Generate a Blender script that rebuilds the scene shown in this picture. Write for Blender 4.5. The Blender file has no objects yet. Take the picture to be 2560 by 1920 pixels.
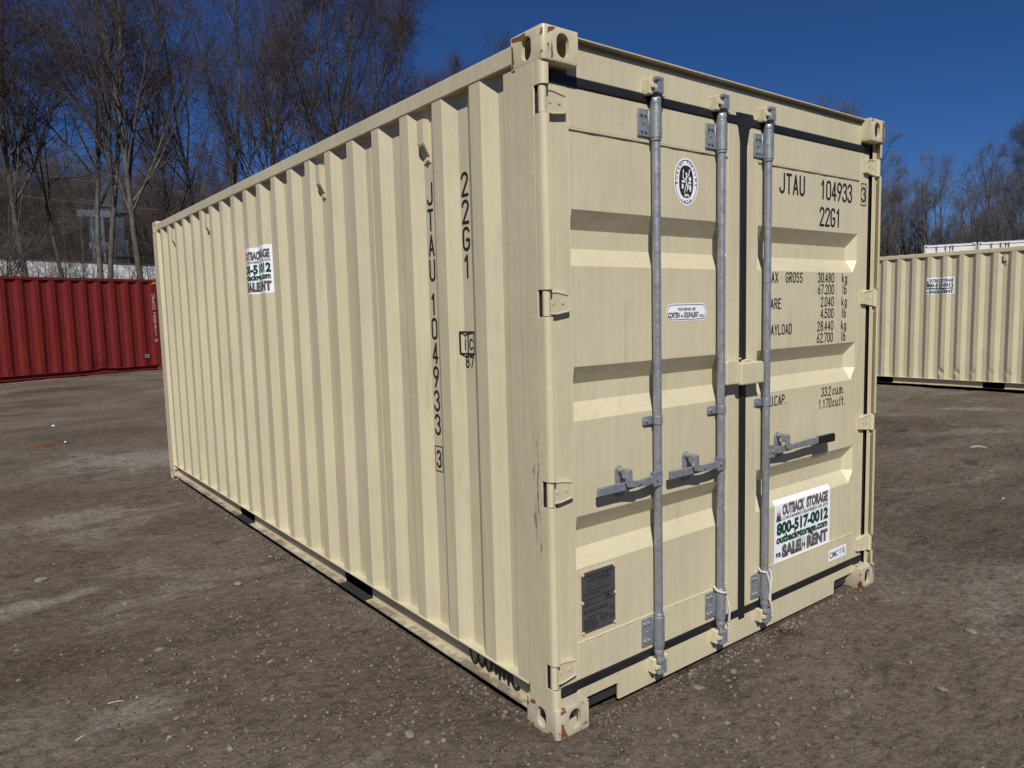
import bpy, bmesh, math, random
import numpy as np
from mathutils import Vector, Matrix

random.seed(7)
S = bpy.context.scene
COL = S.collection
R = math.radians

# ------------------------------------------------------------------ camera
cam_d = bpy.data.cameras.new('camera'); cam = bpy.data.objects.new('camera', cam_d); COL.objects.link(cam)
cam_d.sensor_width = 36.0; cam_d.lens = 36.0 * 1813.2 / 2560.0
cam_d.clip_start = 0.05; cam_d.clip_end = 3000
CX, CY, CZ = -1.67666, -1.95800, 1.61259
_r = Vector((0.79098803, -0.61127999, -0.02597528)); _d = Vector((-0.08083407, -0.06232688, -0.99477697)); _f = Vector((0.6064683, 0.78895636, -0.09871207))
cam.matrix_world = Matrix(((_r.x, -_d.x, -_f.x, CX), (_r.y, -_d.y, -_f.y, CY), (_r.z, -_d.z, -_f.z, CZ), (0, 0, 0, 1)))
S.camera = cam

# ------------------------------------------------------------------ sky, sun, exposure
SUN_AZ, SUN_EL = 37.0, 44.0            # azimuth: from -Y (door side) towards -X (long side)
sd = Vector((-math.sin(R(SUN_AZ)) * math.cos(R(SUN_EL)), -math.cos(R(SUN_AZ)) * math.cos(R(SUN_EL)), math.sin(R(SUN_EL))))
w = bpy.data.worlds.new('World'); S.world = w; w.use_nodes = True
nt = w.node_tree; bg = nt.nodes['Background']
sky = nt.nodes.new('ShaderNodeTexSky'); sky.sky_type = 'NISHITA'; sky.sun_disc = False
sky.sun_elevation = R(SUN_EL); sky.sun_rotation = math.atan2(sd.x, sd.y)
sky.altitude = 3000; sky.air_density = 1.0; sky.dust_density = 0.0; sky.ozone_density = 10.0
hs = nt.nodes.new('ShaderNodeHueSaturation'); hs.inputs['Saturation'].default_value = 1.10; hs.inputs['Hue'].default_value = 0.506; nt.links.new(sky.outputs[0], hs.inputs['Color'])
nt.links.new(hs.outputs[0], bg.inputs[0]); bg.inputs[1].default_value = 0.060
sun_d = bpy.data.lights.new('sun', 'SUN'); sun_d.energy = 5.0; sun_d.angle = R(0.5); sun_d.color = (1.0, 0.955, 0.88)
sun = bpy.data.objects.new('sun', sun_d); COL.objects.link(sun)
sun.rotation_euler = sd.to_track_quat('Z', 'Y').to_euler()
S.view_settings.view_transform = 'Standard'; S.view_settings.look = 'None'
S.view_settings.exposure = 0.0; S.view_settings.gamma = 1.0; S.view_settings.use_curve_mapping = False

# ------------------------------------------------------------------ helpers: objects
def prop(o, label=None, cat=None, group=None, kind=None):
    if label: o['label'] = label
    if cat: o['category'] = cat
    if group: o['group'] = group
    if kind: o['kind'] = kind
    return o
def empty(name, loc=(0, 0, 0), rz=0.0):
    o = bpy.data.objects.new(name, None); COL.objects.link(o); o.location = loc; o.rotation_euler = (0, 0, rz); o.empty_display_size = 0.2
    return o
def link(name, me, m=None, parent=None):
    o = bpy.data.objects.new(name, me); COL.objects.link(o)
    if m is not None and not me.materials: me.materials.append(m)
    if parent: o.parent = parent
    return o
def bevel(o, wd=0.003, seg=2, ang=35):
    b = o.modifiers.new('b', 'BEVEL'); b.width = wd; b.segments = seg; b.limit_method = 'ANGLE'; b.angle_limit = R(ang); b.harden_normals = False
    return o
def smooth(me, ang=40):
    me.polygons.foreach_set('use_smooth', [True] * len(me.polygons))
    try: me.set_sharp_from_angle(angle=R(ang))
    except Exception: pass
class MB:
    def __init__(s): s.v = []; s.f = []
    def add(s, vs, fs):
        n = len(s.v); s.v += [tuple(v) for v in vs]; s.f += [tuple(i + n for i in f) for f in fs]; return s
    def box(s, x0, x1, y0, y1, z0, z1):
        return s.add([(x0,y0,z0),(x1,y0,z0),(x1,y1,z0),(x0,y1,z0),(x0,y0,z1),(x1,y0,z1),(x1,y1,z1),(x0,y1,z1)],
                     [(0,3,2,1),(4,5,6,7),(0,1,5,4),(1,2,6,5),(2,3,7,6),(3,0,4,7)])
    def prism(s, prof, a, b, ax):
        """closed polygon prof swept along axis ax ('x','y','z') from a to b"""
        n = len(prof)
        def P(p, t):
            return {'x': (t, p[0], p[1]), 'y': (p[0], t, p[1]), 'z': (p[0], p[1], t)}[ax]
        vs = [P(p, a) for p in prof] + [P(p, b) for p in prof]
        fs = [(i, (i+1) % n, n + (i+1) % n, n + i) for i in range(n)] + [tuple(range(n))[::-1], tuple(range(n, 2*n))]
        return s.add(vs, fs)
    def cyl(s, p0, p1, r, n=14, r1=None):
        p0 = Vector(p0); p1 = Vector(p1); d = (p1 - p0).normalized()
        u = d.orthogonal().normalized(); v = d.cross(u); r1 = r if r1 is None else r1
        vs = [p0 + (u*math.cos(6.28318*i/n) + v*math.sin(6.28318*i/n))*r for i in range(n)] + [p1 + (u*math.cos(6.28318*i/n) + v*math.sin(6.28318*i/n))*r1 for i in range(n)]
        return s.add(vs, [(i, (i+1) % n, n + (i+1) % n, n+i) for i in range(n)] + [tuple(range(n))[::-1], tuple(range(n, 2*n))])
    def tube(s, pts, r, n=6):
        pts = [Vector(p) for p in pts]; m = len(pts); rs = r if isinstance(r, (list, tuple)) else [r]*m
        base = len(s.v); u = None
        for i, p in enumerate(pts):
            d = (pts[min(i+1, m-1)] - pts[max(i-1, 0)]).normalized()
            u = d.orthogonal().normalized() if u is None else (u - d*u.dot(d)).normalized()
            v = d.cross(u)
            s.v += [tuple(p + (u*math.cos(6.28318*k/n) + v*math.sin(6.28318*k/n))*rs[i]) for k in range(n)]
        for i in range(m-1):
            for k in range(n):
                s.f.append((base+i*n+k, base+i*n+(k+1) % n, base+(i+1)*n+(k+1) % n, base+(i+1)*n+k))
        s.f.append(tuple(base+k for k in range(n))[::-1]); s.f.append(tuple(base+(m-1)*n+k for k in range(n)))
        return s
    def lathe(s, c, prof, n=16):
        """prof list of (r,z) about vertical axis at c=(x,y)"""
        base = len(s.v); m = len(prof)
        for r, z in prof: s.v += [(c[0] + r*math.cos(6.28318*k/n), c[1] + r*math.sin(6.28318*k/n), z) for k in range(n)]
        for i in range(m-1):
            for k in range(n): s.f.append((base+i*n+k, base+i*n+(k+1) % n, base+(i+1)*n+(k+1) % n, base+(i+1)*n+k))
        s.f.append(tuple(base+k for k in range(n))[::-1]); s.f.append(tuple(base+(m-1)*n+k for k in range(n)))
        return s
    def mesh(s, name, sm=False):
        me = bpy.data.meshes.new(name); me.from_pydata(s.v, [], s.f)
        bm = bmesh.new(); bm.from_mesh(me); bmesh.ops.recalc_face_normals(bm, faces=bm.faces); bm.to_mesh(me); bm.free()
        if sm: smooth(me)
        return me
    def obj(s, name, m, parent=None, bv=0, sm=False):
        o = link(name, s.mesh(name, sm), m, parent)
        if bv: bevel(o, bv)
        return o

# ------------------------------------------------------------------ helpers: materials
def newmat(name):
    m = bpy.data.materials.new(name); m.use_nodes = True; t = m.node_tree
    return m, t, t.nodes['Principled BSDF']
def N(t, typ, **k):
    n = t.nodes.new(typ)
    for a, b in k.items():
        if a in ('operation', 'blend_type', 'data_type', 'feature', 'noise_dimensions', 'distance', 'interpolation_type'): setattr(n, a, b)
        else:
            i = n.inputs[a] if isinstance(a, int) else n.inputs[a.replace('_', ' ')]
            i.default_value = b
    return n
def coords(t, scale=(1, 1, 1), rot=(0, 0, 0), out='Object'):
    c = t.nodes.new('ShaderNodeTexCoord'); mp = t.nodes.new('ShaderNodeMapping')
    mp.inputs['Scale'].default_value = scale; mp.inputs['Rotation'].default_value = rot
    t.links.new(c.outputs[out], mp.inputs[0]); return mp.outputs[0]
def noise(t, vec, scale, detail=4, rough=.55, dist=0):
    n = N(t, 'ShaderNodeTexNoise', Scale=scale, Detail=detail, Roughness=rough, Distortion=dist); t.links.new(vec, n.inputs['Vector']); return n.outputs['Fac']
def ramp(t, fac, stops):
    r = t.nodes.new('ShaderNodeValToRGB'); e = r.color_ramp.elements
    while len(e) < len(stops): e.new(0.5)
    for i, (p, c) in enumerate(stops):
        e[i].position = p; e[i].color = (c if isinstance(c, (tuple, list)) else (c, c, c)) + ((1,) if not isinstance(c, (tuple, list)) or len(c) == 3 else ())
    t.links.new(fac, r.inputs[0]); return r.outputs[0]
def mix(t, fac, a, b, mode='MIX'):
    n = t.nodes.new('ShaderNodeMix'); n.data_type = 'RGBA'; n.blend_type = mode
    for i, v in ((0, fac), (6, a), (7, b)):
        if hasattr(v, 'links'): t.links.new(v, n.inputs[i])
        elif i == 0: n.inputs[0].default_value = v
        else: n.inputs[i].default_value = tuple(v) + ((1,) if len(v) == 3 else ())
    return n.outputs[2]
def bump(t, b, h, dist=.002, strength=1.0):
    n = N(t, 'ShaderNodeBump', Strength=strength, Distance=dist); t.links.new(h, n.inputs['Height']); t.links.new(n.outputs[0], b.inputs['Normal'])
def plain(name, col, rough=.5, metal=0.0, var=.08, scale=6):
    m, t, b = newmat(name); v = coords(t)
    f = noise(t, v, scale)
    c = mix(t, 1.0, col, ramp(t, f, [(.3, 1-var), (.7, 1+var)]), 'MULTIPLY')
    t.links.new(c, b.inputs['Base Color']); b.inputs['Roughness'].default_value = rough; b.inputs['Metallic'].default_value = metal
    return m
def paint(name, col, rough=.42, dirt=.5, rust=None, scuff=False, rustlevel=.0, mud=False, spec=.5):
    m, t, b = newmat(name); v = coords(t)
    big = ramp(t, noise(t, v, 1.7, 5), [(.3, .93), (.7, 1.05)])
    c = mix(t, 1.0, col, big, 'MULTIPLY')
    sv = coords(t, (55, 55, 1.4))
    streak = ramp(t, noise(t, sv, 1.0, 3), [(.35, .955), (.6, 1.02)])
    c = mix(t, 1.0, c, streak, 'MULTIPLY')
    # dirt run marks: vertical brown-grey smudges of their own shape
    dv = coords(t, (9, 9, 1.1)); dn = noise(t, dv, 1.6, 7, .7)
    dm = ramp(t, dn, [(.57, 0.0), (.78, .40 * dirt)])
    c = mix(t, dm, c, (.22, .17, .11))
    sp = ramp(t, noise(t, v, 85, 2, .6), [(.735, 0.0), (.77, .55 * dirt)])
    c = mix(t, sp, c, (.16, .12, .08))
    if mud:
        mz = ramp(t, noise(t, coords(t, (5, 5, 22)), 1.3, 8, .74), [(.40, 0.0), (.56, .92)])
        c = mix(t, mz, c, (.17, .135, .10))
    if rust:
        tc = t.nodes.new('ShaderNodeTexCoord'); vm = N(t, 'ShaderNodeVectorMath', operation='SUBTRACT'); vm.inputs[1].default_value = (.5, .5, .5); t.links.new(tc.outputs['Generated'], vm.inputs[0])
        va = N(t, 'ShaderNodeVectorMath', operation='ABSOLUTE'); t.links.new(vm.outputs[0], va.inputs[0])
        dt = N(t, 'ShaderNodeVectorMath', operation='DOT_PRODUCT'); dt.inputs[1].default_value = (1, 1, 1); t.links.new(va.outputs[0], dt.inputs[0])
        nn = noise(t, v, 17, 6, .68)
        mn = N(t, 'ShaderNodeMath', operation='MINIMUM'); mn.inputs[1].default_value = 1.16; t.links.new(dt.outputs['Value'], mn.inputs[0])
        ad = N(t, 'ShaderNodeMath', operation='MULTIPLY_ADD'); ad.inputs[1].default_value = .95; t.links.new(nn, ad.inputs[0]); t.links.new(mn.outputs[0], ad.inputs[2])
        mr = N(t, 'ShaderNodeMapRange'); mr.inputs[1].default_value = 1.695 - rustlevel; mr.inputs[2].default_value = 1.725 - rustlevel; t.links.new(ad.outputs[0], mr.inputs[0])
        rc = ramp(t, noise(t, v, 60, 4), [(.3, (.05, .022, .012)), (.5, (.19, .075, .022)), (.7, (.10, .06, .04))])
        c = mix(t, mr.outputs[0], c, rc)
    if scuff:
        xyz = t.nodes.new('ShaderNodeSeparateXYZ'); tc = t.nodes.new('ShaderNodeTexCoord'); t.links.new(tc.outputs['Object'], xyz.inputs[0])
        def band(o, a, b2, soft):
            m1 = N(t, 'ShaderNodeMapRange', interpolation_type='SMOOTHSTEP'); m1.inputs[1].default_value = a; m1.inputs[2].default_value = a+soft; t.links.new(o, m1.inputs[0])
            m2 = N(t, 'ShaderNodeMapRange', interpolation_type='SMOOTHSTEP'); m2.inputs[1].default_value = b2-soft; m2.inputs[2].default_value = b2; m2.inputs[3].default_value = 1; m2.inputs[4].default_value = 0; t.links.new(o, m2.inputs[0])
            q = N(t, 'ShaderNodeMath', operation='MULTIPLY'); t.links.new(m1.outputs[0], q.inputs[0]); t.links.new(m2.outputs[0], q.inputs[1]); return q.outputs[0]
        mm = N(t, 'ShaderNodeMath', operation='MULTIPLY'); t.links.new(band(xyz.outputs[1], .045, .125, .03), mm.inputs[0]); t.links.new(band(xyz.outputs[2], .60, 1.25, .2), mm.inputs[1])
        sn = ramp(t, noise(t, coords(t, (70, 70, 9)), 1.0, 5, .7), [(.52, 0.0), (.62, .9)])
        m3 = N(t, 'ShaderNodeMath', operation='MULTIPLY'); t.links.new(mm.outputs[0], m3.inputs[0]); t.links.new(sn, m3.inputs[1])
        c = mix(t, m3.outputs[0], c, (.05, .045, .045))
    t.links.new(c, b.inputs['Base Color'])
    rr = ramp(t, noise(t, v, 8, 4), [(.3, rough-.06), (.7, rough+.1)]); t.links.new(rr, b.inputs['Roughness'])
    h9 = noise(t, v, 9, 6, .6); h2 = noise(t, coords(t, (1, 1, .45)), 2.4, 3, .5)
    ah = N(t, 'ShaderNodeMath', operation='MULTIPLY_ADD'); ah.inputs[1].default_value = 3.2; t.links.new(h2, ah.inputs[0]); t.links.new(h9, ah.inputs[2])
    bump(t, b, ah.outputs[0], .0045, .55); b.inputs['Specular IOR Level'].default_value = spec
    return m
TAN = (.530, .478, .328)
M = {}
M['tan'] = paint('cream container paint', TAN, dirt=.85)
M['tan_rail'] = paint('cream paint with mud', TAN, dirt=1.0, mud=True)
M['tan_post'] = paint('cream container paint scuffed', TAN, scuff=True)
M['tan_fit'] = paint('cream paint with rust chips', TAN, rust=True, dirt=.9)
M['tan_fit_low'] = paint('cream paint worn and rusted', (.47, .42, .31), rust=True, dirt=1.6, rustlevel=.05)
M['red'] = paint('faded red container paint', (.150, .014, .012), rough=.75, dirt=.8, spec=.2)
M['red_fit'] = paint('faded red paint rusted', (.16, .036, .03), rough=.6, rust=True, rustlevel=.15)
M['white'] = paint('white container paint', (.72, .72, .70), dirt=.6)
M['black_paint'] = plain('black paint', (.012, .012, .013), .45)
M['white_paint'] = plain('white lettering paint', (.42, .38, .36), .6, var=.4, scale=30)
M['rubber'] = plain('black rubber gasket', (.010, .010, .011), .55, var=.3)
M['dark'] = plain('dark underside', (.02, .018, .016), .8)
M['sticker'] = plain('white vinyl', (.80, .81, .86), .35, var=.02)
M['green_ink'] = plain('dark green ink', (.006, .055, .040), .4)
M['grey_ink'] = plain('grey brown ink', (.115, .105, .098), .4)
M['navy_ink'] = plain('navy ink', (.012, .018, .045), .4)
M['brown_ink'] = plain('dark brown ink', (.028, .020, .018), .4)
M['pale_green'] = plain('pale green ink', (.50, .66, .62), .4)
M['mid_green'] = plain('grey green ink', (.25, .36, .34), .4)
M['plate'] = plain('dull grey plate', (.085, .083, .088), .45, .3)
M['grip'] = plain('black grip', (.008, .008, .008), .35)
M['rope'] = plain('pale braided cord', (.50, .49, .45), .8, var=.3, scale=120)
M['wire'] = plain('rusty wire', (.09, .035, .02), .6)
def galv():
    m, t, b = newmat('galvanised steel'); v = coords(t)
    vo = N(t, 'ShaderNodeTexVoronoi', Scale=90.0); t.links.new(v, vo.inputs['Vector'])
    f = mix(t, .55, vo.outputs['Color'], ramp(t, noise(t, v, 25, 5), [(.3, .2), (.7, .8)]))
    bw = t.nodes.new('ShaderNodeRGBToBW'); t.links.new(f, bw.inputs[0])
    c = ramp(t, bw.outputs[0], [(.2, (.23, .25, .275)), (.8, (.33, .355, .385))]); t.links.new(c, b.inputs['Base Color'])
    b.inputs['Metallic'].default_value = .5
    t.links.new(ramp(t, bw.outputs[0], [(.2, .34), (.8, .52)]), b.inputs['Roughness'])
    bump(t, b, noise(t, v, 60, 4), .0006, .4)
    return m
M['galv'] = galv()
M['galv_dark'] = plain('dull cast steel', (.27, .29, .315), .42, .45, var=.25, scale=40)

# ------------------------------------------------------------------ lettering
def A_(cx, cy, rx, ry, a0, a1, n=9):
    return [(cx + rx*math.cos(R(a0 + (a1-a0)*i/n)), cy + ry*math.sin(R(a0 + (a1-a0)*i/n))) for i in range(n+1)]
GL = {
 '0': [A_(.5, .8, .5, .2, 180, 0) + A_(.5, .2, .5, .2, 0, -180) + [(0, .8)]],
 '1': [[(.18, .80), (.55, 1), (.55, 0)]],
 '2': [A_(.5, .77, .5, .23, 175, -25) + [(0, 0), (1, 0)]],
 '3': [A_(.45, .77, .5, .23, 165, -85) + A_(.45, .27, .55, .27, 85, -165)],
 '4': [[(.72, 0), (.72, 1), (0, .27), (1, .27)]],
 '5': [[(.95, 1), (.12, 1), (.05, .56)] + A_(.46, .32, .54, .32, 130, -160)],
 '6': [[(.75, 1), (.08, .42)], A_(.5, .27, .5, .27, 0, 360, 16)],
 '7': [[(0, 1), (1, 1), (.32, 0)]],
 '8': [A_(.5, .77, .43, .23, 0, 360, 14), A_(.5, .27, .5, .27, 0, 360, 14)],
 '9': [[(.28, 0), (.95, .6)], A_(.5, .73, .5, .27, 0, 360, 16)],
 '.': [[(.0, .02), (.04, .02)]], '-': [[(0, .5), (1, .5)]],
 'A': [[(0, 0), (.5, 1), (1, 0)], [(.2, .3), (.8, .3)]],
 'C': [A_(.5, .78, .5, .22, 20, 180) + A_(.5, .22, .5, .22, 180, 340)],
 'D': [[(0, 0), (0, 1), (.4, 1)] + A_(.45, .75, .55, .25, 90, 0) + A_(.45, .25, .55, .25, 0, -90) + [(0, 0)]],
 'E': [[(1, 1), (0, 1), (0, 0), (1, 0)], [(0, .52), (.8, .52)]],
 'G': [A_(.5, .78, .5, .22, 20, 180) + A_(.5, .22, .5, .22, 180, 360) + [(1, .45), (.55, .45)]],
 'I': [[(.5, 0), (.5, 1)]],
 'J': [[(1, 1), (1, .22)] + A_(.5, .22, .5, .22, 0, -175)],
 'L': [[(0, 1), (0, 0), (1, 0)]],
 'M': [[(0, 0), (0, 1), (.5, .35), (1, 1), (1, 0)]],
 'N': [[(0, 0), (0, 1), (1, 0), (1, 1)]],
 'O': [A_(.5, .8, .5, .2, 180, 0) + A_(.5, .2, .5, .2, 0, -180) + [(0, .8)]],
 'P': [[(0, 0), (0, 1), (.5, 1)] + A_(.5, .74, .5, .26, 90, -90) + [(0, .48)]],
 'R': [[(0, 0), (0, 1), (.5, 1)] + A_(.5, .74, .5, .26, 90, -90) + [(0, .48)], [(.45, .48), (1, 0)]],
 'S': [A_(.5, .77, .48, .23, 30, 270) + A_(.5, .27, .5, .27, 90, -150)],
 'T': [[(0, 1), (1, 1)], [(.5, 1), (.5, 0)]],
 'U': [[(0, 1), (0, .2)] + A_(.5, .2, .5, .2, 180, 360) + [(1, 1)]],
 'X': [[(0, 0), (1, 1)], [(0, 1), (1, 0)]], 'Y': [[(0, 1), (.5, .45), (1, 1)], [(.5, .45), (.5, 0)]],
 'k': [[(0, 0), (0, 1)], [(.85, .68), (0, .3)], [(.3, .42), (.9, 0)]],
 'g': [A_(.45, .36, .42, .32, 0, 360, 14), [(.87, .68), (.87, -.08)] + A_(.45, -.08, .42, .17, 0, -160)],
 'l': [[(.5, 0), (.5, 1)]], 'b': [[(0, 1), (0, .02)], A_(.45, .32, .45, .32, 0, 360, 14)],
 'c': [A_(.5, .33, .48, .33, 35, 325, 14)], 'i': [[(.5, 0), (.5, .68)], [(.5, .92), (.5, .95)]],
 'u': [[(.05, .68), (.05, .2)] + A_(.48, .22, .43, .22, 180, 360) + [(.92, .68), (.92, 0)]],
 'm': [[(0, 0), (0, .68)], A_(.25, .48, .25, .2, 180, 0) + [(.5, 0)], A_(.75, .48, .25, .2, 180, 0) + [(1, 0)]],
 'f': [A_(.7, .8, .35, .2, 60, 180) + [(.35, 0)], [(0, .62), (.75, .62)]], 't': [[(.4, .95), (.4, .15)] + A_(.62, .15, .22, .15, 180, 290), [(.05, .65), (.8, .65)]],
}
def strokes(paths, sw, mp, eps=0.0012):
    """fat polylines in (u,v) -> MB through mp(u,v,offset); every piece sits on its own hair-thin layer"""
    b = MB(); k = [0]
    def poly(ps):
        o = eps + 4e-6 * (k[0] % 60); k[0] += 1
        b.add([mp(u, v, o) for u, v in ps], [tuple(range(len(ps)))])
    for path in paths:
        for (u0, v0), (u1, v1) in zip(path[:-1], path[1:]):
            L = math.hypot(u1-u0, v1-v0)
            if L < 1e-7: continue
            nx, ny = -(v1-v0)/L*sw/2, (u1-u0)/L*sw/2
            poly([(u0+nx, v0+ny), (u0-nx, v0-ny), (u1-nx, v1-ny), (u1+nx, v1+ny)])
        for u, v in path:
            poly([(u + sw/2*math.cos(6.2832*i/10), v + sw/2*math.sin(6.2832*i/10)) for i in range(10)])
    return b
def line_paths(txt, u, v, h, wd=.40, adv=.54, sw=0.0):
    out = []; adv = adv*h/(h-sw); u += sw/2; v += sw/2; h -= sw
    for ch in txt:
        if ch == ' ': u += h*adv; continue
        if ch == '.': out += [[(u + x*h, v + y*h + h*.03) for x, y in p] for p in GL['.']]; u += h*.2; continue
        ww = wd * (1.25 if ch in 'mM' else .55 if ch in 'lif' else 1.0)
        out += [[(u + x*h*ww, v + y*h) for x, y in p] for p in GL[ch]]
        u += h * (adv - wd + ww)
    return out
def door_map(yd): return lambda u, v, o: (u, yd - o, v)
def font(txt, size, x, y, bold=0.0, sx=1.0, align='LEFT', shear=0.0, width=None):
    """text as a flat (u,v) triangle soup"""
    cu = bpy.data.curves.new('t', 'FONT'); cu.body = txt; cu.size = size; cu.offset = bold; cu.shear = shear; cu.resolution_u = 3
    o = bpy.data.objects.new('t', cu); COL.objects.link(o)
    dg = bpy.context.evaluated_depsgraph_get(); me = bpy.data.meshes.new_from_object(o.evaluated_get(dg))
    vs = np.array([v.co[:2] for v in me.vertices]); fs = [tuple(p.vertices) for p in me.polygons]
    bpy.data.objects.remove(o); bpy.data.curves.remove(cu); bpy.data.meshes.remove(me)
    vs[:, 0] -= vs[:, 0].min()
    if width: sx = width / vs[:, 0].max()
    vs[:, 0] *= sx
    if align == 'CENTER': vs[:, 0] -= vs[:, 0].max()/2
    return [(vx + x, vy + y) for vx, vy in vs], fs
def flat_obj(name, pieces, m, parent, mp, o=.0015, cuts=()):
    bm = bmesh.new()
    for vs, fs in pieces:
        q = [bm.verts.new((a, b, 0)) for a, b in vs]
        for f in fs:
            try: bm.faces.new([q[i] for i in f])
            except ValueError: pass
    for c in cuts:
        bmesh.ops.bisect_plane(bm, geom=bm.verts[:] + bm.edges[:] + bm.faces[:], plane_co=(c, 0, 0), plane_no=(1, 0, 0))
    for v in bm.verts: v.co = mp(v.co.x, v.co.y, o)
    me = bpy.data.meshes.new(name); bm.to_mesh(me); bm.free()
    return link(name, me, m, parent)
def rect(u0, v0, u1, v1): return ([(u0, v0), (u1, v0), (u1, v1), (u0, v1)], [(0, 1, 2, 3)])
def polyp(ps): return (list(ps), [tuple(range(len(ps)))])
def ell(cx, cy, rx, ry, n=40): return polyp([(cx + rx*math.cos(6.28318*i/n), cy + ry*math.sin(6.28318*i/n)) for i in range(n)])
def rrect(u0, v0, u1, v1, r, n=6):
    ps = []
    for cx, cy, a in ((u1-r, v1-r, 0), (u0+r, v1-r, 90), (u0+r, v0+r, 180), (u1-r, v0+r, 270)):
        ps += [(cx + r*math.cos(R(a + 90*i/n)), cy + r*math.sin(R(a + 90*i/n))) for i in range(n+1)]
    return polyp(ps)

# ================================================================== TERRAIN
_perm = np.random.RandomState(3).rand(256, 256)
def vnoise(x, y):
    xi = np.floor(x).astype(int); yi = np.floor(y).astype(int); fx = x - xi; fy = y - yi
    fx = fx*fx*(3-2*fx); fy = fy*fy*(3-2*fy)
    g = lambda a, b: _perm[a % 256, b % 256]
    return (g(xi, yi)*(1-fx) + g(xi+1, yi)*fx)*(1-fy) + (g(xi, yi+1)*(1-fx) + g(xi+1, yi+1)*fx)*fy - .5
def sstep(a, b, x):
    t = np.clip((x-a)/(b-a), 0, 1); return t*t*(3-2*t)
FITS = [(.08, .09), (2.36, .09), (.08, 5.97), (2.36, 5.97)]
def ground_z(x, y):
    x = np.asarray(x, float); y = np.asarray(y, float)
    c, s = math.cos(.5), math.sin(.5); u = x*c + y*s; v = -x*s + y*c
    near = 1 - sstep(25, 60, np.hypot(x, y))
    z = .034*vnoise(u*.45+7, v*1.1+3) + .022*vnoise(u*1.7+1, v*3.3+9) + .015*vnoise(x*4.3, y*5.7) + .011*vnoise(u*9+4, v*16) + .007*vnoise(x*31, y*29) + .004*vnoise(x*61, y*59)
    z = z*near - .012
    # compact ground under and around the container so that it rests on its corner fittings
    dx = np.maximum(np.maximum(-x, x-2.438), 0); dy = np.maximum(np.maximum(-y, y-6.058), 0); dd = np.hypot(dx, dy)
    k = 1 - sstep(.15, .9, dd); z = z*(1-.75*k) - .004*k
    for fx, fy in FITS:
        k = 1 - sstep(.12, .34, np.hypot(x-fx, y-fy)); z = z*(1-k) + (.003 + .25*(z+.012))*k
    # the yard beyond: slightly higher by the red box, lower by the tan and white ones, wooded rise behind
    z = z + .060*sstep(14, 22, y)*(1-sstep(8, 14, x)) - .050*sstep(8, 12, x) - .42*sstep(22, 36, x)*(1-sstep(10, 30, y-8))
    r = np.hypot(x-CX, y-CY); az = np.degrees(np.arctan2(x-CX, y-CY))
    hill = sstep(48, 95, r)*(7.0 + 6.0*(1-sstep(12, 22, az)) + 2.0*vnoise(x*.03, y*.03))*sstep(95, 70, az)*(1-.45*sstep(20, 30, az)*(1-sstep(48, 60, az)))
    return z + hill
def build_ground():
    a_in = np.radians(np.linspace(-8, 84, 430)); a_out = np.radians(np.linspace(84, 352, 90))[1:-1]
    ang = np.concatenate([a_in, a_out]); rad = np.concatenate([[.02], np.geomspace(.5, 1500, 470)])
    Aa, Rr = np.meshgrid(ang, rad); x = CX + Rr*np.sin(Aa); y = CY + Rr*np.cos(Aa); z = ground_z(x, y)
    n, mth = x.shape[1], x.shape[0]
    V = np.stack([x, y, z], -1).reshape(-1, 3)
    i, j = np.meshgrid(np.arange(mth-1), np.arange(n), indexing='ij'); j2 = (j+1) % n
    F = np.stack([i*n+j, (i+1)*n+j, (i+1)*n+j2, i*n+j2], -1).reshape(-1, 4)[:, ::-1]
    return np_mesh('ground', V, F)
def np_mesh(name, V, F, sm=True):
    me = bpy.data.meshes.new(name); V = np.asarray(V, np.float32); F = np.asarray(F, np.int32); k = F.shape[1]
    me.vertices.add(len(V)); me.vertices.foreach_set('co', V.ravel())
    me.loops.add(F.size); me.loops.foreach_set('vertex_index', F.ravel())
    me.polygons.add(len(F)); me.polygons.foreach_set('loop_start', np.arange(0, F.size, k, dtype=np.int32))
    try: me.polygons.foreach_set('loop_total', np.full(len(F), k, np.int32))
    except Exception: pass
    if sm: me.polygons.foreach_set('use_smooth', np.ones(len(F), bool))
    me.update(calc_edges=True); return me
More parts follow.
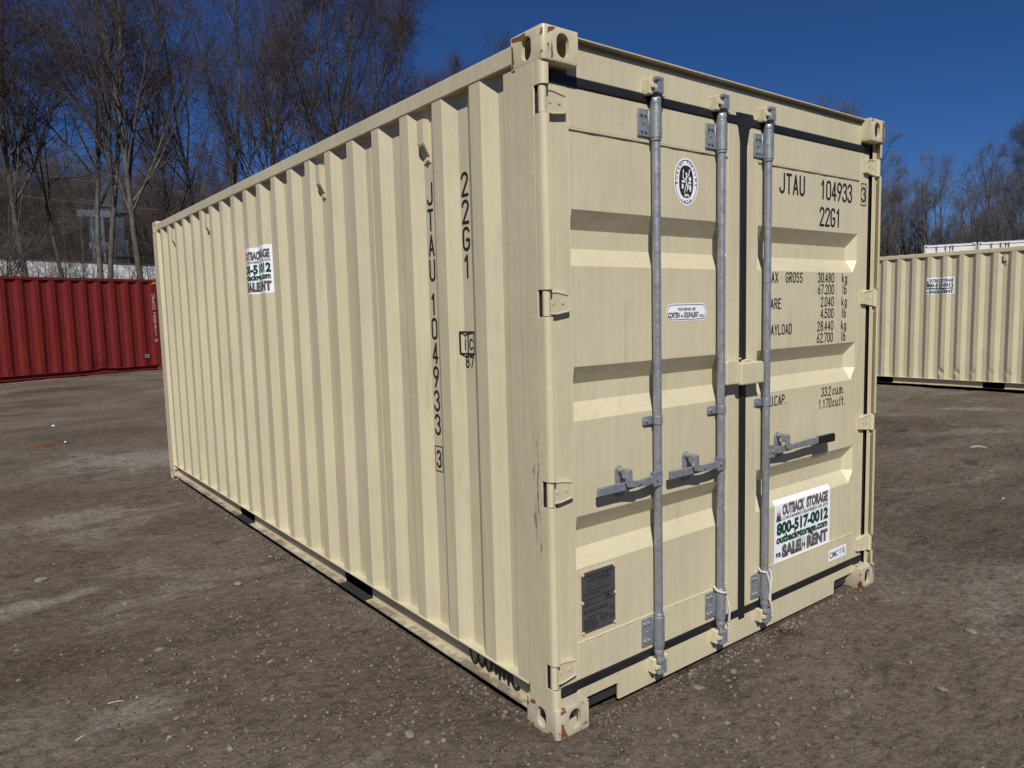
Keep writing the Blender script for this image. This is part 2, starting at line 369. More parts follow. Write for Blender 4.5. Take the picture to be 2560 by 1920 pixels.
def dirt_mat():
    m, t, b = newmat('compacted dirt yard'); v = coords(t)
    base = ramp(t, noise(t, v, .55, 6, .6), [(.32, (.098, .075, .055)), (.50, (.146, .116, .088)), (.68, (.190, .156, .123))])
    st = coords(t, (.55, 1.05, 1), (0, 0, .35)); sn = noise(t, st, .95, 8, .66, 1.4)
    base = mix(t, ramp(t, sn, [(.53, 0.0), (.68, .75)]), base, (.25, .220, .182))
    base = mix(t, ramp(t, noise(t, st, .8, 6, .6), [(.30, .6), (.46, 0.0)]), base, (.072, .055, .041))
    dk = ramp(t, noise(t, coords(t, (1.0, 2.2, 1), (0, 0, -.2)), 1.9, 7, .66, .4), [(.57, 0.0), (.66, .6)])
    base = mix(t, dk, base, (.050, .041, .034))
    rag = noise(t, v, 2.6, 8, .7, .8)
    def patch(cx, cy, rx, ry, rot, amt, col, base):
        mp = t.nodes.new('ShaderNodeMapping'); mp.vector_type = 'TEXTURE'; mp.inputs['Location'].default_value = (cx, cy, 0); mp.inputs['Rotation'].default_value = (0, 0, rot); mp.inputs['Scale'].default_value = (rx, ry, 1000)
        c0 = t.nodes.new('ShaderNodeTexCoord'); t.links.new(c0.outputs['Object'], mp.inputs[0])
        ln = N(t, 'ShaderNodeVectorMath', operation='LENGTH'); t.links.new(mp.outputs[0], ln.inputs[0])
        ad = N(t, 'ShaderNodeMath', operation='MULTIPLY_ADD'); ad.inputs[1].default_value = 2.6; t.links.new(rag, ad.inputs[0]); t.links.new(ln.outputs['Value'], ad.inputs[2])
        mr = N(t, 'ShaderNodeMapRange', interpolation_type='SMOOTHSTEP'); mr.inputs[1].default_value = 1.55; mr.inputs[2].default_value = 2.25; mr.inputs[3].default_value = amt; mr.inputs[4].default_value = 0; t.links.new(ad.outputs[0], mr.inputs[0])
        return mix(t, mr.outputs[0], base, col)
    DUST, DAMP = (.30, .27, .23), (.062, .049, .038)
    for a in ((0.0, 7.5, 1.5, .9, -.5, .75, DUST), (-1.55, 2.97, .35, .16, .0, .7, DUST), (-1.2, 1.32, .24, .15, .0, .6, DUST), (-1.2, 3.02, .22, .09, .2, .6, DUST), (-.77, 2.7, .5, .2, .3, .35, DUST), (10.6, 2.55, .9, .3, -.6, .6, DUST), (8.15, 1.6, .8, .25, -.5, .45, DUST), (-.9, 5.0, .9, .35, -.1, .45, DUST),
              (-.02, 2.82, .22, .12, .3, .8, DAMP), (.2, 18.6, 1.8, .8, .3, .8, DAMP), (-1.35, 2.1, .5, .25, .2, .5, (.10, .072, .050)), (.85, -.12, .30, .16, .3, .55, DAMP), (-.2, 4.3, .8, .3, .4, .4, DAMP), (3.6, -.2, 1.1, .45, -.3, .4, DAMP), (6.3, 2.2, 1.4, .5, -.4, .4, DAMP)):
        base = patch(*a, base)
    fine = ramp(t, noise(t, v, 30, 8, .8), [(.33, .62), (.5, 1.0), (.66, 1.36)]); base = mix(t, 1.0, base, fine, 'MULTIPLY')
    crumb = ramp(t, noise(t, coords(t, (1, 1.8, 1), (0, 0, .5)), 11, 6, .72, .8), [(.36, .66), (.50, 1.0), (.66, 1.2)]); base = mix(t, 1.0, base, crumb, 'MULTIPLY')
    grit = N(t, 'ShaderNodeTexVoronoi', Scale=115.0); t.links.new(v, grit.inputs['Vector'])
    gb = t.nodes.new('ShaderNodeRGBToBW'); t.links.new(grit.outputs['Color'], gb.inputs[0])
    gm = ramp(t, gb.outputs[0], [(.76, 0.0), (.82, .4)]); base = mix(t, gm, base, (.20, .185, .165))
    wood = t.nodes.new('ShaderNodeTexCoord'); sx = t.nodes.new('ShaderNodeSeparateXYZ'); t.links.new(wood.outputs['Object'], sx.inputs[0])
    wm = N(t, 'ShaderNodeMapRange'); wm.inputs[1].default_value = .8; wm.inputs[2].default_value = 2.0; t.links.new(sx.outputs[2], wm.inputs[0])
    litter = ramp(t, noise(t, v, 1.3, 8, .7), [(.35, (.034, .025, .019)), (.65, (.075, .056, .042))]); base = mix(t, wm.outputs[0], base, litter)
    t.links.new(base, b.inputs['Base Color']); b.inputs['Roughness'].default_value = .95; b.inputs['Specular IOR Level'].default_value = .15
    h1 = noise(t, v, 9, 9, .68); h2 = noise(t, v, 55, 6, .7)
    ad = N(t, 'ShaderNodeMath', operation='MULTIPLY_ADD'); ad.inputs[1].default_value = .35; t.links.new(h2, ad.inputs[0]); t.links.new(h1, ad.inputs[2])
    bump(t, b, ad.outputs[0], .055, 1.0)
    return m
M['dirt'] = dirt_mat()
prop(link('ground', build_ground(), M['dirt']), kind='structure')

# ================================================================== CONTAINER (cream, 20 ft)
L, W, H = 6.058, 2.438, 2.591
PITCH = .279
def surf_x(y):
    """outer face of the corrugated side wall (x) at y"""
    if y <= .317 or y >= 5.828: return .042
    t = (y - .317) % PITCH
    if t < .069: return .042 - .036*t/.069
    if t < .142: return .006
    if t < .209: return .006 + .036*(t-.142)/.067
    return .042
FOLDS = sorted([.317 + k*PITCH + o for k in range(20) for o in (0, .069, .142, .209)])
FOLDS = [y for y in FOLDS if y < 5.83]
def side_panel_mesh():
    ys = [.225] + FOLDS + [5.86]; b = MB(); n = len(ys)
    z0, z1 = .160, 2.512
    vs = [(surf_x(y), y, z) for y in ys for z in (z0, z1)] + [(surf_x(y) + .004, y, z) for y in ys for z in (z0, z1)]
    fs = [(2*i, 2*i+1, 2*i+3, 2*i+2) for i in range(n-1)] + [(2*n+2*i, 2*n+2*i+2, 2*n+2*i+3, 2*n+2*i+1) for i in range(n-1)]
    fs += [(2*i, 2*i+2, 2*n+2*i+2, 2*n+2*i) for i in range(n-1)] + [(2*i+1, 2*n+2*i+1, 2*n+2*i+3, 2*i+3) for i in range(n-1)] + [(0, 2*n, 2*n+1, 1), (2*n-2, 2*n-1, 4*n-1, 4*n-2)]
    return b.add(vs, fs).mesh('side_panel')
def stadium(hx, hz, n=8):
    r = hx; ps = []
    for i in range(n+1): ps.append((r*math.cos(R(180*i/n)), (hz-r) + r*math.sin(R(180*i/n))))
    for i in range(n+1): ps.append((r*math.cos(R(180+180*i/n)), -(hz-r) + r*math.sin(R(180+180*i/n))))
    return ps
def bool_cut(me, cutters):
    o = bpy.data.objects.new('tmp', me); COL.objects.link(o); cs = []
    for c in cutters:
        co = bpy.data.objects.new('cut', c); COL.objects.link(co); cs.append(co)
        md = o.modifiers.new('c', 'BOOLEAN'); md.operation = 'DIFFERENCE'; md.object = co; md.solver = 'EXACT'
    dg = bpy.context.evaluated_depsgraph_get(); r = bpy.data.meshes.new_from_object(o.evaluated_get(dg))
    for x in [o] + cs: bpy.data.objects.remove(x)
    return r
def fitting_mesh():
    """corner casting, outer corner at the origin, x 0..0.162, y 0..0.178, z 0..0.118"""
    bm = bmesh.new(); me = MB().box(0, .162, 0, .178, 0, .118).mesh('f'); bm.from_mesh(me)
    ed = [e for e in bm.edges if all(v.co.x < 1e-4 and v.co.y < 1e-4 for v in e.verts)]
    bmesh.ops.bevel(bm, geom=ed, offset=.014, segments=4, affect='EDGES', profile=.5)
    ed = [e for e in bm.edges if all(v.co.z < 1e-4 for v in e.verts) or all(v.co.z > .1179 for v in e.verts)]
    bmesh.ops.bevel(bm, geom=ed, offset=.005, segments=2, affect='EDGES', profile=.5)
    bm.to_mesh(me); bm.free()
    c1 = MB().prism([(.090 + a, .060 + b) for a, b in stadium(.029, .042)], -.05, .03, 'y').mesh('c')
    c2 = MB().prism([(.092 + a, .060 + b) for a, b in stadium(.027, .042)], -.05, .03, 'x').mesh('c')
    c3 = MB().box(.016, .150, .016, .165, .014, .106).mesh('c')
    r = bool_cut(me, [c3, c1, c2]); smooth(r, 35); return r
FIT = fitting_mesh()
def fit_variant(sx, sy, sz, name):
    me = FIT.copy(); me.name = name
    bm = bmesh.new(); bm.from_mesh(me)
    for v in bm.verts: v.co = (v.co.x*sx, v.co.y*sy, v.co.z*sz)
    if sx*sy*sz < 0: bmesh.ops.reverse_faces(bm, faces=bm.faces)
    bm.to_mesh(me); bm.free(); return me

HINGE_Z = [(2.298, 2.395), (1.592, 1.688), (.893, .990), (.192, .288)]
DP = .052                                  # door face depth behind the fittings' front plane
def jpost():
    """door-side corner post: J-bar in pieces between the hinge windows, plus inner post"""
    b = MB(); b.box(.0045, .012, .155, .236, .1685, 2.480)
    b.box(0, .007, .058, .158, .112, 2.480)
    b.box(.0068, .050, .040, .0425, .112, 2.480); b.box(.012, .06, .18, .19, .1685, 2.48)
    lip = [(0, .0585)] + [(.020 + .020*math.cos(R(180+90*i/6)), .028 + .020*math.sin(R(180+90*i/6))) for i in range(7)] + [(.029, .008), (.029, .014), (.020, .014)] + \
          [(.020 + .0135*math.cos(R(270-90*i/4)), .028 + .0135*math.sin(R(270-90*i/4))) for i in range(1, 5)] + [(.0065, .0585)]
    cuts = [2.478] + [z for a, c in HINGE_Z for z in (c, a)] + [.113]
    for i in range(0, len(cuts), 2): b.prism(lip, cuts[i+1], cuts[i], 'z')
    return b
C = empty('shipping_container')
prop(C, 'cream shipping container standing alone, closed doors with galvanised lock rods, numbered JTAU 104933', 'container')
def mirror_x(me, name):
    r = me.copy(); r.name = name; bm = bmesh.new(); bm.from_mesh(r)
    for v in bm.verts: v.co.x = W - v.co.x
    bmesh.ops.reverse_faces(bm, faces=bm.faces); bm.to_mesh(r); bm.free(); return r
for sx in (1, -1):
    for sy in (1, -1):
        for sz in (1, -1):
            top = sz < 0
            o = link('corner_fitting', fit_variant(sx, sy, sz, 'corner_fitting'), M['tan_fit'] if top else M['tan_fit_low'], C)
            o.location = (0 if sx > 0 else W, 0 if sy > 0 else L, 0 if not top else H)
me = jpost().mesh('door_post', True); bevel(link('door_post', me, M['tan_post'], C), .0015)
bevel(link('door_post', mirror_x(me, 'door_post'), M['tan_post'], C), .0015)
rp = MB().prism([(0, 6.05), (0, 5.885), (.004, 5.880), (.042, 5.856), (.050, 5.856), (.012, 5.888), (.012, 6.05)], .113, 2.478, 'z').box(.012, .16, 6.03, 6.052, .113, 2.478)
me = rp.mesh('corner_post'); link('corner_post', me, M['tan'], C); link('corner_post', mirror_x(me, 'corner_post'), M['tan'], C)
SP = side_panel_mesh(); link('side_panel', SP, M['tan'], C); link('side_panel', mirror_x(SP, 'side_panel'), M['tan'], C)
tr = MB().box(.0025, .064, .176, L-.176, 2.500, 2.566); me = tr.mesh('top_rail')
bevel(link('top_rail', me, M['tan'], C), .004); bevel(link('top_rail', mirror_x(me, 'top_rail'), M['tan'], C), .004)
POCK = [(1.617, 1.970), (3.585, 3.934)]
def bottom_rail():
    b = MB(); y0, y1 = .172, L-.172
    b.box(.001, .0645, y0, y1, .1612, .168)
    cuts = [y0] + [q for p in POCK for q in p] + [y1]
    for i in range(0, 6, 2):
        b.box(.058, .0645, cuts[i], cuts[i+1], .0445, .1612); pass
    return b
def rail_foot():
    b = MB(); cuts = [.172] + [q for p in POCK for q in p] + [L-.172]
    for i in range(0, 6, 2): b.box(.016, .058, cuts[i], cuts[i+1], .0445, .051)
    return b
me = rail_foot().mesh('rail_flange'); link('rail_flange', me, M['tan_rail'], C); link('rail_flange', mirror_x(me, 'rail_flange'), M['tan_rail'], C)
me = bottom_rail().mesh('bottom_rail'); bevel(link('bottom_rail', me, M['tan'], C), .0015); bevel(link('bottom_rail', mirror_x(me, 'bottom_rail'), M['tan'], C), .0015)
for a, c in POCK:
    b = MB(); b.box(.016, .42, a-.02, c+.02, .040, .0443); b.box(.066, .42, a-.006, a, .045, .16); b.box(.066, .42, c, c+.006, .045, .16)
    b.box(.40, .42, a, c, .045, .16); link('fork_pocket', b.mesh('fork_pocket'), M['dark'], C)
MB().box(.055, W-.055, .12, L-.05, .152, .160).obj('floor', M['dark'], C)
b = MB(); b.box(.03, W-.03, .09, L-.09, 2.568, 2.574)
for k in range(1, 27): b.prism([(y, z) for y, z in ((k*.22-.05, 2.573), (k*.22-.03, 2.584), (k*.22+.03, 2.584), (k*.22+.05, 2.573))], .10, W-.10, 'x')
b.obj('roof_panel', M['tan'], C)
MB().box(.05, W-.05, 5.96, 5.972, .15, 2.57).obj('end_panel', M['tan'], C)
# header above the doors with its rain lip, sill below
b = MB(); b.box(.155, W-.155, .0535, .12, 2.456, 2.567); b.box(.155, W-.155, .072, .12, 2.566, 2.584); o = b.obj('door_header', M['tan'], C, .003)
MB().box(.150, W-.150, .030, .19, 2.5835, 2.588).obj('rain_gutter', M['tan'], C)
def sill():
    prof = [(.155, .086), (.368, .086), (.378, .076), (.378, .014), (W-.362, .014), (W-.362, .076), (W-.352, .086), (W-.155, .086), (W-.155, .134), (.155, .134)]
    return MB().prism(prof, .050, .062, 'y')
sill().obj('door_sill', M['tan'], C, .002)
MB().box(.2, W-.2, .07, .13, .03, .15).obj('sill_back', M['dark'], C)
# weld seams on the side wall
for y in (1.376, 2.489):
    MB().box(surf_x(y)-.0025, surf_x(y)+.002, y-.002, y+.002, .17, 2.50).obj('weld_seam', M['tan'], C)
# vents
def vent_mesh():
    b = MB(); b.prism([(.0, .0), (.0, .155), (-.036, .155), (-.036, .052), (-.006, .0)], -.027, .027, 'y')
    b.box(-.006, 0, -.027, .027, -.026, .0)
    b.cyl((-.006, -.012, -.013), (-.016, -.012, -.013), .009, 8)
    return b.mesh('vent')
VM = vent_mesh(); VS = MB()
for i in range(6):
    t = (i+.5)/6; VS.box(-.036 + .030*(1-t) - .002, -.036 + .030*(1-t) + .004, -.022, .022, .052*t - .0035, .052*t - .001)
VSM = VS.mesh('vent_slat')
for k in (2, 6, 14, 18):
    o = link('vent', VM, M['tan'], C); bevel(o, .0015); o.location = (.0425, .282 + k*PITCH, 2.297)
    prop(link('vent_slats', VSM, M['tan'], o), kind='stuff')

# ---- doors
def groove_depth(z):
    for a, bb, c, d in ((1.985, 1.915, 1.845, 1.777), (1.400, 1.332, 1.260, 1.192), (.822, .752, .682, .615)):
        if z >= a or z <= d: continue
        if z > bb: return (a-z)/(a-bb)
        if z >= c: return 1.0
        return (z-d)/(c-d)
    return 0.0
def door_panel(x0, x1):
    zs = [.318] + sorted([q for g in ((1.985, 1.915, 1.845, 1.777), (1.400, 1.332, 1.260, 1.192), (.822, .752, .682, .615)) for q in g]) + [2.272]
    xs = [x0, x0+.003, x0+.014, x1-.048, x1-.004, x1]; tap = [0, 0, 1, 1, 0, 0]; b = MB(); nx = len(xs)
    vs = [(x, DP + .005 + .044*groove_depth(z)*t, z) for z in zs for x, t in zip(xs, tap)]
    fs = [(r*nx+i, r*nx+i+1, (r+1)*nx+i+1, (r+1)*nx+i) for r in range(len(zs)-1) for i in range(nx-1)]
    b.add(vs, fs); b.box(x0, x1, .103, .106, .318, 2.272)
    return b
def door_frame(x0, x1, px0, px1):
    b = MB()
    b.box(x0, px0, DP, .100, .150, 2.420); b.box(px1, x1, DP, .100, .150, 2.420)
    b.box(px0, px1, DP + .0006, .100, 2.2745, 2.4195); b.box(px0, px1, DP + .0006, .100, .1505, .3155)
    return b
def hinge_mesh():
    """local: pin axis at (0.018,0.032), blade runs to +x, z 0 .. 0.096"""
    b = MB(); b.cyl((.018, .031, .003), (.018, .031, .093), .0150, 14)
    prof = [(.020, .006), (.070, .006), (.134, .015), (.134, .080), (.070, .091), (.020, .091)]
    b.prism(prof, .036, .0525, 'y')
    for a, c in (((.04, .0095), (.070, .0095)), ((.070, .0095), (.129, .0185)), ((.1295, .020), (.1295, .076)), ((.128, .0775), (.070, .0875)), ((.070, .0875), (.042, .0875))):
        b.tube([(a[0], .0355, a[1]), (c[0], .0355, c[1])], .0034, 6)
    b.cyl((.098, .037, .052), (.098, .033, .052), .008, 10); b.cyl((.055, .037, .05), (.055, .034, .05), .009, 8)
    return b.mesh('hinge', True)
HM = hinge_mesh(); HMR = mirror_x(HM, 'hinge')
def gasket(x0, x1, left):
    b = MB()
    yo = .0555
    vx = (x0 - .058, x0) if left else (x1, x1 + .058)          # hinge side strip
    b.box(vx[0], vx[1], yo, .07, .134, 2.458)
    b.box(x0 + .0005 if left else x0 + .0, x1, .0465, .07, 2.4205, 2.4555)
    b.box(x0 + .0005 if left else x0 + .0, x1, .0465, .07, .1345, .1715)
    return b
doors = []
for side, (x0, x1, p0, p1) in (('left', (.068, 1.196, .155, 1.108)), ('right', (1.242, 2.370, 1.330, 2.272))):
    D = door_frame(x0, x1, p0, p1).obj('door', M['tan'], C, .003); doors.append(D)
    D['label'] = 'left door leaf with two lock rods' if side == 'left' else 'right door leaf with number, weights and advert sticker'
    door_panel(p0, p1).obj('door_panel', M['tan'], D)
    gasket(x0, x1, side == 'left').obj('gasket', M['rubber'], D, .004)
    for a, c in HINGE_Z:
        o = link('hinge', HM if side == 'left' else HMR, M['tan'], D); o.location = (0, 0, a)
    # weld beads around the panel
    b = MB()
    for zz in (.3185, 2.2715): b.tube([(p0 + (p1-p0)*i/16, DP + .002 + .0012*math.sin(i*2.3), zz + .001*math.sin(i*3.1)) for i in range(17)], .0036, 6)
    for xx in (p0+.0005, p1-.0005): b.tube([(xx, DP + .002, .32 + 1.95*i/8) for i in range(9)], .003, 6)
    b.obj('weld_seam', M['tan'], D)
# centre seal between the leaves
b = MB(); b.box(1.196, 1.242, .0462, .075, .118, 2.4485); b.prism([(1.165, 2.4560), (1.165, 2.430), (1.18, 2.405), (1.196, 2.33), (1.242, 2.33), (1.262, 2.412), (1.30, 2.435), (1.285, 2.474), (1.165, 2.472)], .0455, .066, 'y')
b.obj('centre_seal', M['rubber'], C, .003)
# lock box
b = MB(); b.prism([(1.040, 1.262), (1.128, 1.262), (1.128, 1.372), (1.050, 1.372), (1.040, 1.362)], .004, .0525, 'y'); bx = b.obj('lock_box', M['tan'], C, .005)
b = MB(); b.prism([(1.126, 1.256), (1.303, 1.256), (1.303, 1.345), (1.292, 1.357), (1.126, 1.357)], -.010, .0525, 'y'); b.obj('lock_box_cover', M['tan'], bx, .006)
b = MB(); b.tube([(1.05, .02, 1.374), (1.10, .022, 1.3755), (1.17, .025, 1.374)], .004, 6); b.tube([(1.19, .03, 1.360), (1.23, .035, 1.364), (1.27, .04, 1.360)], .006, 6); b.obj('weld_seam', M['tan'], bx)

# ---- lock rods
def bracket(x, z0, z1):
    b = MB(); y = .025
    b.cyl((x, y, z0), (x, y, z1), .0238, 18)
    b.prism([(x - .080, .045), (x - .018, .045), (x - .016, .012), (x - .002, .004), (x - .002, .040), (x - .016, .0515), (x - .080, .0515)], z0 + .006, z1 - .006, 'z')
    return b
def bolts(x, zs, xs=(-.063, -.040)):
    b = MB()
    for z in zs:
        for dx in xs: b.cyl((x + dx, .046, z), (x + dx, .038, z), .0065, 6)
    return b
def keeper(x, z, up):
    s = 1 if up else -1; b = MB()
    for dx in (-.044, .030):
        b.prism([(x + dx, z - .030*s), (x + dx + .016, z - .034*s), (x + dx + .020, z + .022*s), (x + dx + .012, z + .034*s), (x + dx - .002, z + .030*s)], .014, .0545, 'y')
    b.prism([(x - .046, z - .016), (x + .050, z - .016), (x + .052, z + .016), (x - .046, z + .018)], .042, .0545, 'y')
    b.prism([(x - .044, z - .010), (x - .014, z - .014), (x - .012, z + .004), (x - .044, z + .012)], .002, .016, 'y')
    return b
def cam_piece(x, z, up):
    s = 1 if up else -1; b = MB(); y = .025
    b.box(x - .013, x + .018, -.002, .040, min(z - .028*s, z + .034*s), max(z - .028*s, z + .034*s))
    b.box(x - .030, x + .004, -.004, .012, min(z + .020*s, z + .033*s), max(z + .020*s, z + .033*s))
    b.box(x - .028, x + .002, -.004, .016, min(z - .026*s, z - .014*s), max(z - .026*s, z - .014*s))
    b.lathe((x, y), [(.0175, z - .075*s), (.022, z - .060*s), (.022, z - .050*s), (.017, z - .030*s)], 14)
    return b
def catch(x, z):
    b = MB(); rr = .019
    ps = [(x + rr*math.cos(R(a)), z + .046 + rr*math.sin(R(a))) for a in range(0, 181, 20)] + [(x + rr*math.cos(R(a)), z - .046 + rr*math.sin(R(a))) for a in range(180, 361, 20)]
    b.prism(ps, .047, .0535, 'y')
    return b
def catch_arm(x, z, sg):
    b = MB()
    b.prism([(x - .016, z + .055), (x + .016, z + .055), (x + .017, z + .012), (x + sg*.075, z - .004), (x + sg*.045, z - .022), (x - .012, z - .012), (x - .020, z + .008)], -.012, -.005, 'y')
    b.prism([(x - .017, z + .056), (x + .017, z + .056), (x + .015, z + .020), (x - .015, z + .020)], -.010, .020, 'y')
    b.cyl((x, .047, z + .048), (x, .012, z + .048), .012, 10); b.cyl((x, .047, z - .050), (x, .034, z - .050), .011, 8)
    b.prism([(x - .018, z - .010), (x + .018, z - .006), (x + .016, z - .060), (x - .016, z - .060)], .036, .047, 'y')
    return b
def lock_rod(x, sg, hx, xe, grip):
    y = .025
    rod = MB().cyl((x, y, .120), (x, y, 2.470), .0172, 20).obj('lock_rod', M['galv'], C, 0, True)
    for z0, z1 in ((2.284, 2.402), (.186, .318)):
        o = bracket(x, z0, z1).obj('guide_bracket', M['galv'], rod, .0015, True)
        prop(bolts(x, (z0 + .028, z1 - .028)).add(*_pin(x, (z0+z1)/2)).obj('bolts', M['galv'], rod, 0), kind='stuff')
        for q0, q1 in ((z0 - .012, z0), (z1, z1 + .012)): MB().cyl((x, y, q0), (x, y, q1), .0215, 18).obj('collar', M['galv'], rod, .002, True)
    o = MB().cyl((x, y, 1.137), (x, y, 1.172), .0205, 18).prism([(x - .062, .045), (x - .010, .043), (x - .004, .008), (x, .004), (x, .05), (x - .062, .0525)], 1.137, 1.172, 'z').obj('clamp', M['galv'], rod, .0015, True)
    bolts(x, (1.154,), (-.046,)).obj('bolt', M['galv'], rod)
    cam_piece(x, 2.478, True).obj('cam', M['galv'], rod, .002); cam_piece(x, .106, False).obj('cam', M['galv'], rod, .002)
    keeper(x, 2.478, True).obj('cam_keeper', M['tan'], C, .004); keeper(x, .106, False).obj('cam_keeper', M['tan'], C, .004)
    # handle
    z = .914; b = MB()
    b.box(min(x - sg*.006, x + sg*.046), max(x - sg*.006, x + sg*.046), .0035, .0095, z - .030, z + .032); b.box(min(x - sg*.006, x + sg*.046), max(x - sg*.006, x + sg*.046), .022, .028, z - .026, z + .028)
    b.cyl((x + sg*.028, .0035, z), (x + sg*.028, -.003, z), .009, 10); b.obj('handle_hub', M['galv_dark'], rod, .002)
    xa = x + sg*.030; b = MB(); nseg = 10; bars = []
    for i in range(nseg + 1):
        t = i/nseg; xx = xa + (xe - xa)*t
        yy = .012 - .008*math.sin(math.pi*min(1, t*1.6)) * (1 if t < .625 else 0) + (0 if grip is None else -.012*t)
        zz = z + (.0 if grip is None else .004*math.sin(t*3)) ; hh = .0165 if not (.28 < t < .42) else .014
        bars.append((xx, yy, zz, hh))
    for i in range(nseg):
        (xa1, ya, za, ha), (xb, yb, zb, hb) = bars[i], bars[i+1]
        b.add([(xa1, ya-.006, za-ha), (xa1, ya+.006, za-ha), (xa1, ya+.006, za+ha), (xa1, ya-.006, za+ha), (xb, yb-.006, zb-hb), (xb, yb+.006, zb-hb), (xb, yb+.006, zb+hb), (xb, yb-.006, zb+hb)],
              [(0, 1, 5, 4), (1, 2, 6, 5), (2, 3, 7, 6), (3, 0, 4, 7)] + ([(0, 3, 2, 1)] if i == 0 else []) + ([(4, 5, 6, 7)] if i == nseg-1 else []))
    me = b.mesh('handle'); bm = bmesh.new(); bm.from_mesh(me); bmesh.ops.remove_doubles(bm, verts=bm.verts, dist=1e-5); bm.to_mesh(me); bm.free()
    ho = link('handle', me, M['galv_dark'], rod); bevel(ho, .003)
    if grip:
        gx0, gx1 = grip; t = (gx0 - xa)/(xe - xa); yy = .014 - .012*t - .004
        MB().prism([(yy - .011, z - .017), (yy - .005, z - .021), (yy + .008, z - .021), (yy + .013, z - .017), (yy + .013, z + .019), (yy + .008, z + .023), (yy - .005, z + .023), (yy - .011, z + .019)], gx0, gx1, 'x').obj('hand_grip', M['grip'], rod, .003)
    else:
        # worn cast lettering on the handle end
        e0 = min(xa, xe) + .012
        mpd = lambda u, v, o: (u, .0058 - o, v)
        for tx, du in (('0120', 0), ('50.10', .065)): strokes(line_paths(tx, e0 + du, z - .008, .014, .5, .75), .0022, mpd, .0004).obj('lettering', M['galv'], rod)
    catch(hx, z + .012).obj('catch_plate', M['galv_dark'], rod, .002)
    catch_arm(hx, z + .012, -sg if grip is None else sg).obj('handle_catch', M['galv_dark'], rod, .003)
    return rod
def _pin(x, z):
    q = MB().cyl((x - .050, .046, z), (x - .050, .040, z), .0045, 6); return q.v, q.f
lock_rod(.600, -1, .393, .240, None)
lock_rod(1.024, -1, .808, .657, None)
lock_rod(1.374, 1, 1.508, 1.948, (1.800, 1.952))

# ---- lettering on the doors
DR = doors[1]; DL = doors[0]; FR = DP + .005
for txt, u, v, h, ad in (('JTAU', 1.514, 2.146, .100, .585), ('104933', 1.884, 2.144, .100, .540), ('22G1', 1.878, 2.009, .099, .540)):
    strokes(line_paths(txt, u, v, h, .42, ad, .0125), .0125, door_map(FR)).obj('lettering', M['black_paint'], DR)
strokes(line_paths('3', 2.296, 2.156, .085, .42, .5, .0115), .0115, door_map(DP)).obj('lettering', M['black_paint'], DR)
strokes([[(2.288, 2.141), (2.342, 2.141), (2.342, 2.256), (2.288, 2.256), (2.288, 2.141)]], .005, door_map(DP)).obj('lettering', M['black_paint'], DR)
for txt, u, v in (('MAX', 1.420, 1.720), ('GROSS', 1.578, 1.721), ('30.480', 1.872, 1.722), ('kg', 2.112, 1.721), ('67.200', 1.873, 1.662), ('lb', 2.116, 1.661), ('TARE', 1.420, 1.594), ('2.040', 1.903, 1.598), ('kg', 2.112, 1.597),
                  ('4.500', 1.904, 1.537), ('lb', 2.114, 1.536), ('PAYLOAD', 1.423, 1.468), ('28.440', 1.872, 1.472), ('kg', 2.111, 1.471), ('62.700', 1.870, 1.411), ('lb', 2.113, 1.411),
                  ('CU.CAP.', 1.420, 1.120), ('33.2', 1.922, 1.124), ('cu.m.', 2.035, 1.124), ('1.170', 1.898, 1.061), ('cu.ft.', 2.035, 1.061)):
    strokes(line_paths(txt, u, v, .052, .44, .60, .0066), .0066, door_map(FR)).obj('lettering', M['black_paint'], DR)

# ---- advert sticker (also used on the long side and on the other cream container)
SW, SH = .530, .318
def grass(seed, x0, x1, y0, y1, n, wd, lean):
    rg = random.Random(seed); out = []
    for i in range(n):
        x = rg.uniform(x0, x1); hh = rg.uniform(.45, 1)*(y1-y0); l = rg.uniform(-lean, lean); ww = wd*rg.uniform(.6, 1.3)
        out.append(polyp([(x-ww, y0), (x+ww, y0), (x + l*.45 + ww*.6, y0 + hh*.6), (x + l, y0 + hh), (x + l*.45 - ww*.6, y0 + hh*.6)]))
    return out
def clipu(ps, u0=.004, u1=SW-.004, v0=.004, v1=SH-.004):
    return [([(min(max(a, u0), u1), min(max(b2, v0), v1)) for a, b2 in vs], fs) for vs, fs in ps]
def advert(parent, mp, cuts=(), name='advert_sticker', label=None):
    st = flat_obj(name, [rect(0, 0, SW, SH)], M['sticker'], parent, mp, .0010, cuts)
    if label: st['label'] = label
    flat_obj('grass_print', clipu(grass(5, .17, .40, .012, .16, 46, .0022, .05)), M['pale_green'], st, mp, .00125, cuts)
    flat_obj('grass_print', clipu(grass(8, .15, .42, .012, .17, 12, .0007, .06)), M['mid_green'], st, mp, .00135, cuts)
    flat_obj('grass_logo', clipu(grass(9, .022, .060, .208, .290, 22, .0016, .02)) + clipu(grass(19, .012, .075, .208, .262, 14, .0012, .03)), M['grey_ink'], st, mp, .0013, cuts)
    for txt, sz, u, v, bo, wd, mk in (('OUTBACK', .072, .070, .237, .0050, .205, 'grey_ink'), ('STORAGE', .072, .293, .237, .0050, .212, 'grey_ink'), ('CONTAINERS DELIVERED ON SITE', .0235, .070, .2095, .0006, .437, 'navy_ink'),
                                     ('800-517-0012', .080, .020, .141, .0050, .490, 'green_ink'), ('outbackstorage.com', .055, .018, .096, .0033, .486, 'green_ink'), ('SALE', .080, .068, .020, .0064, .180, 'grey_ink'), ('RENT', .080, .300, .020, .0064, .208, 'grey_ink'),
                                     ('FOR', .030, .016, .026, .0022, .046, 'navy_ink'), ('OR', .023, .258, .034, .0018, .030, 'navy_ink')):
        flat_obj('lettering', [font(txt, sz, u, v, bo, width=wd)], M[mk], st, mp, .00160, cuts)
    return st
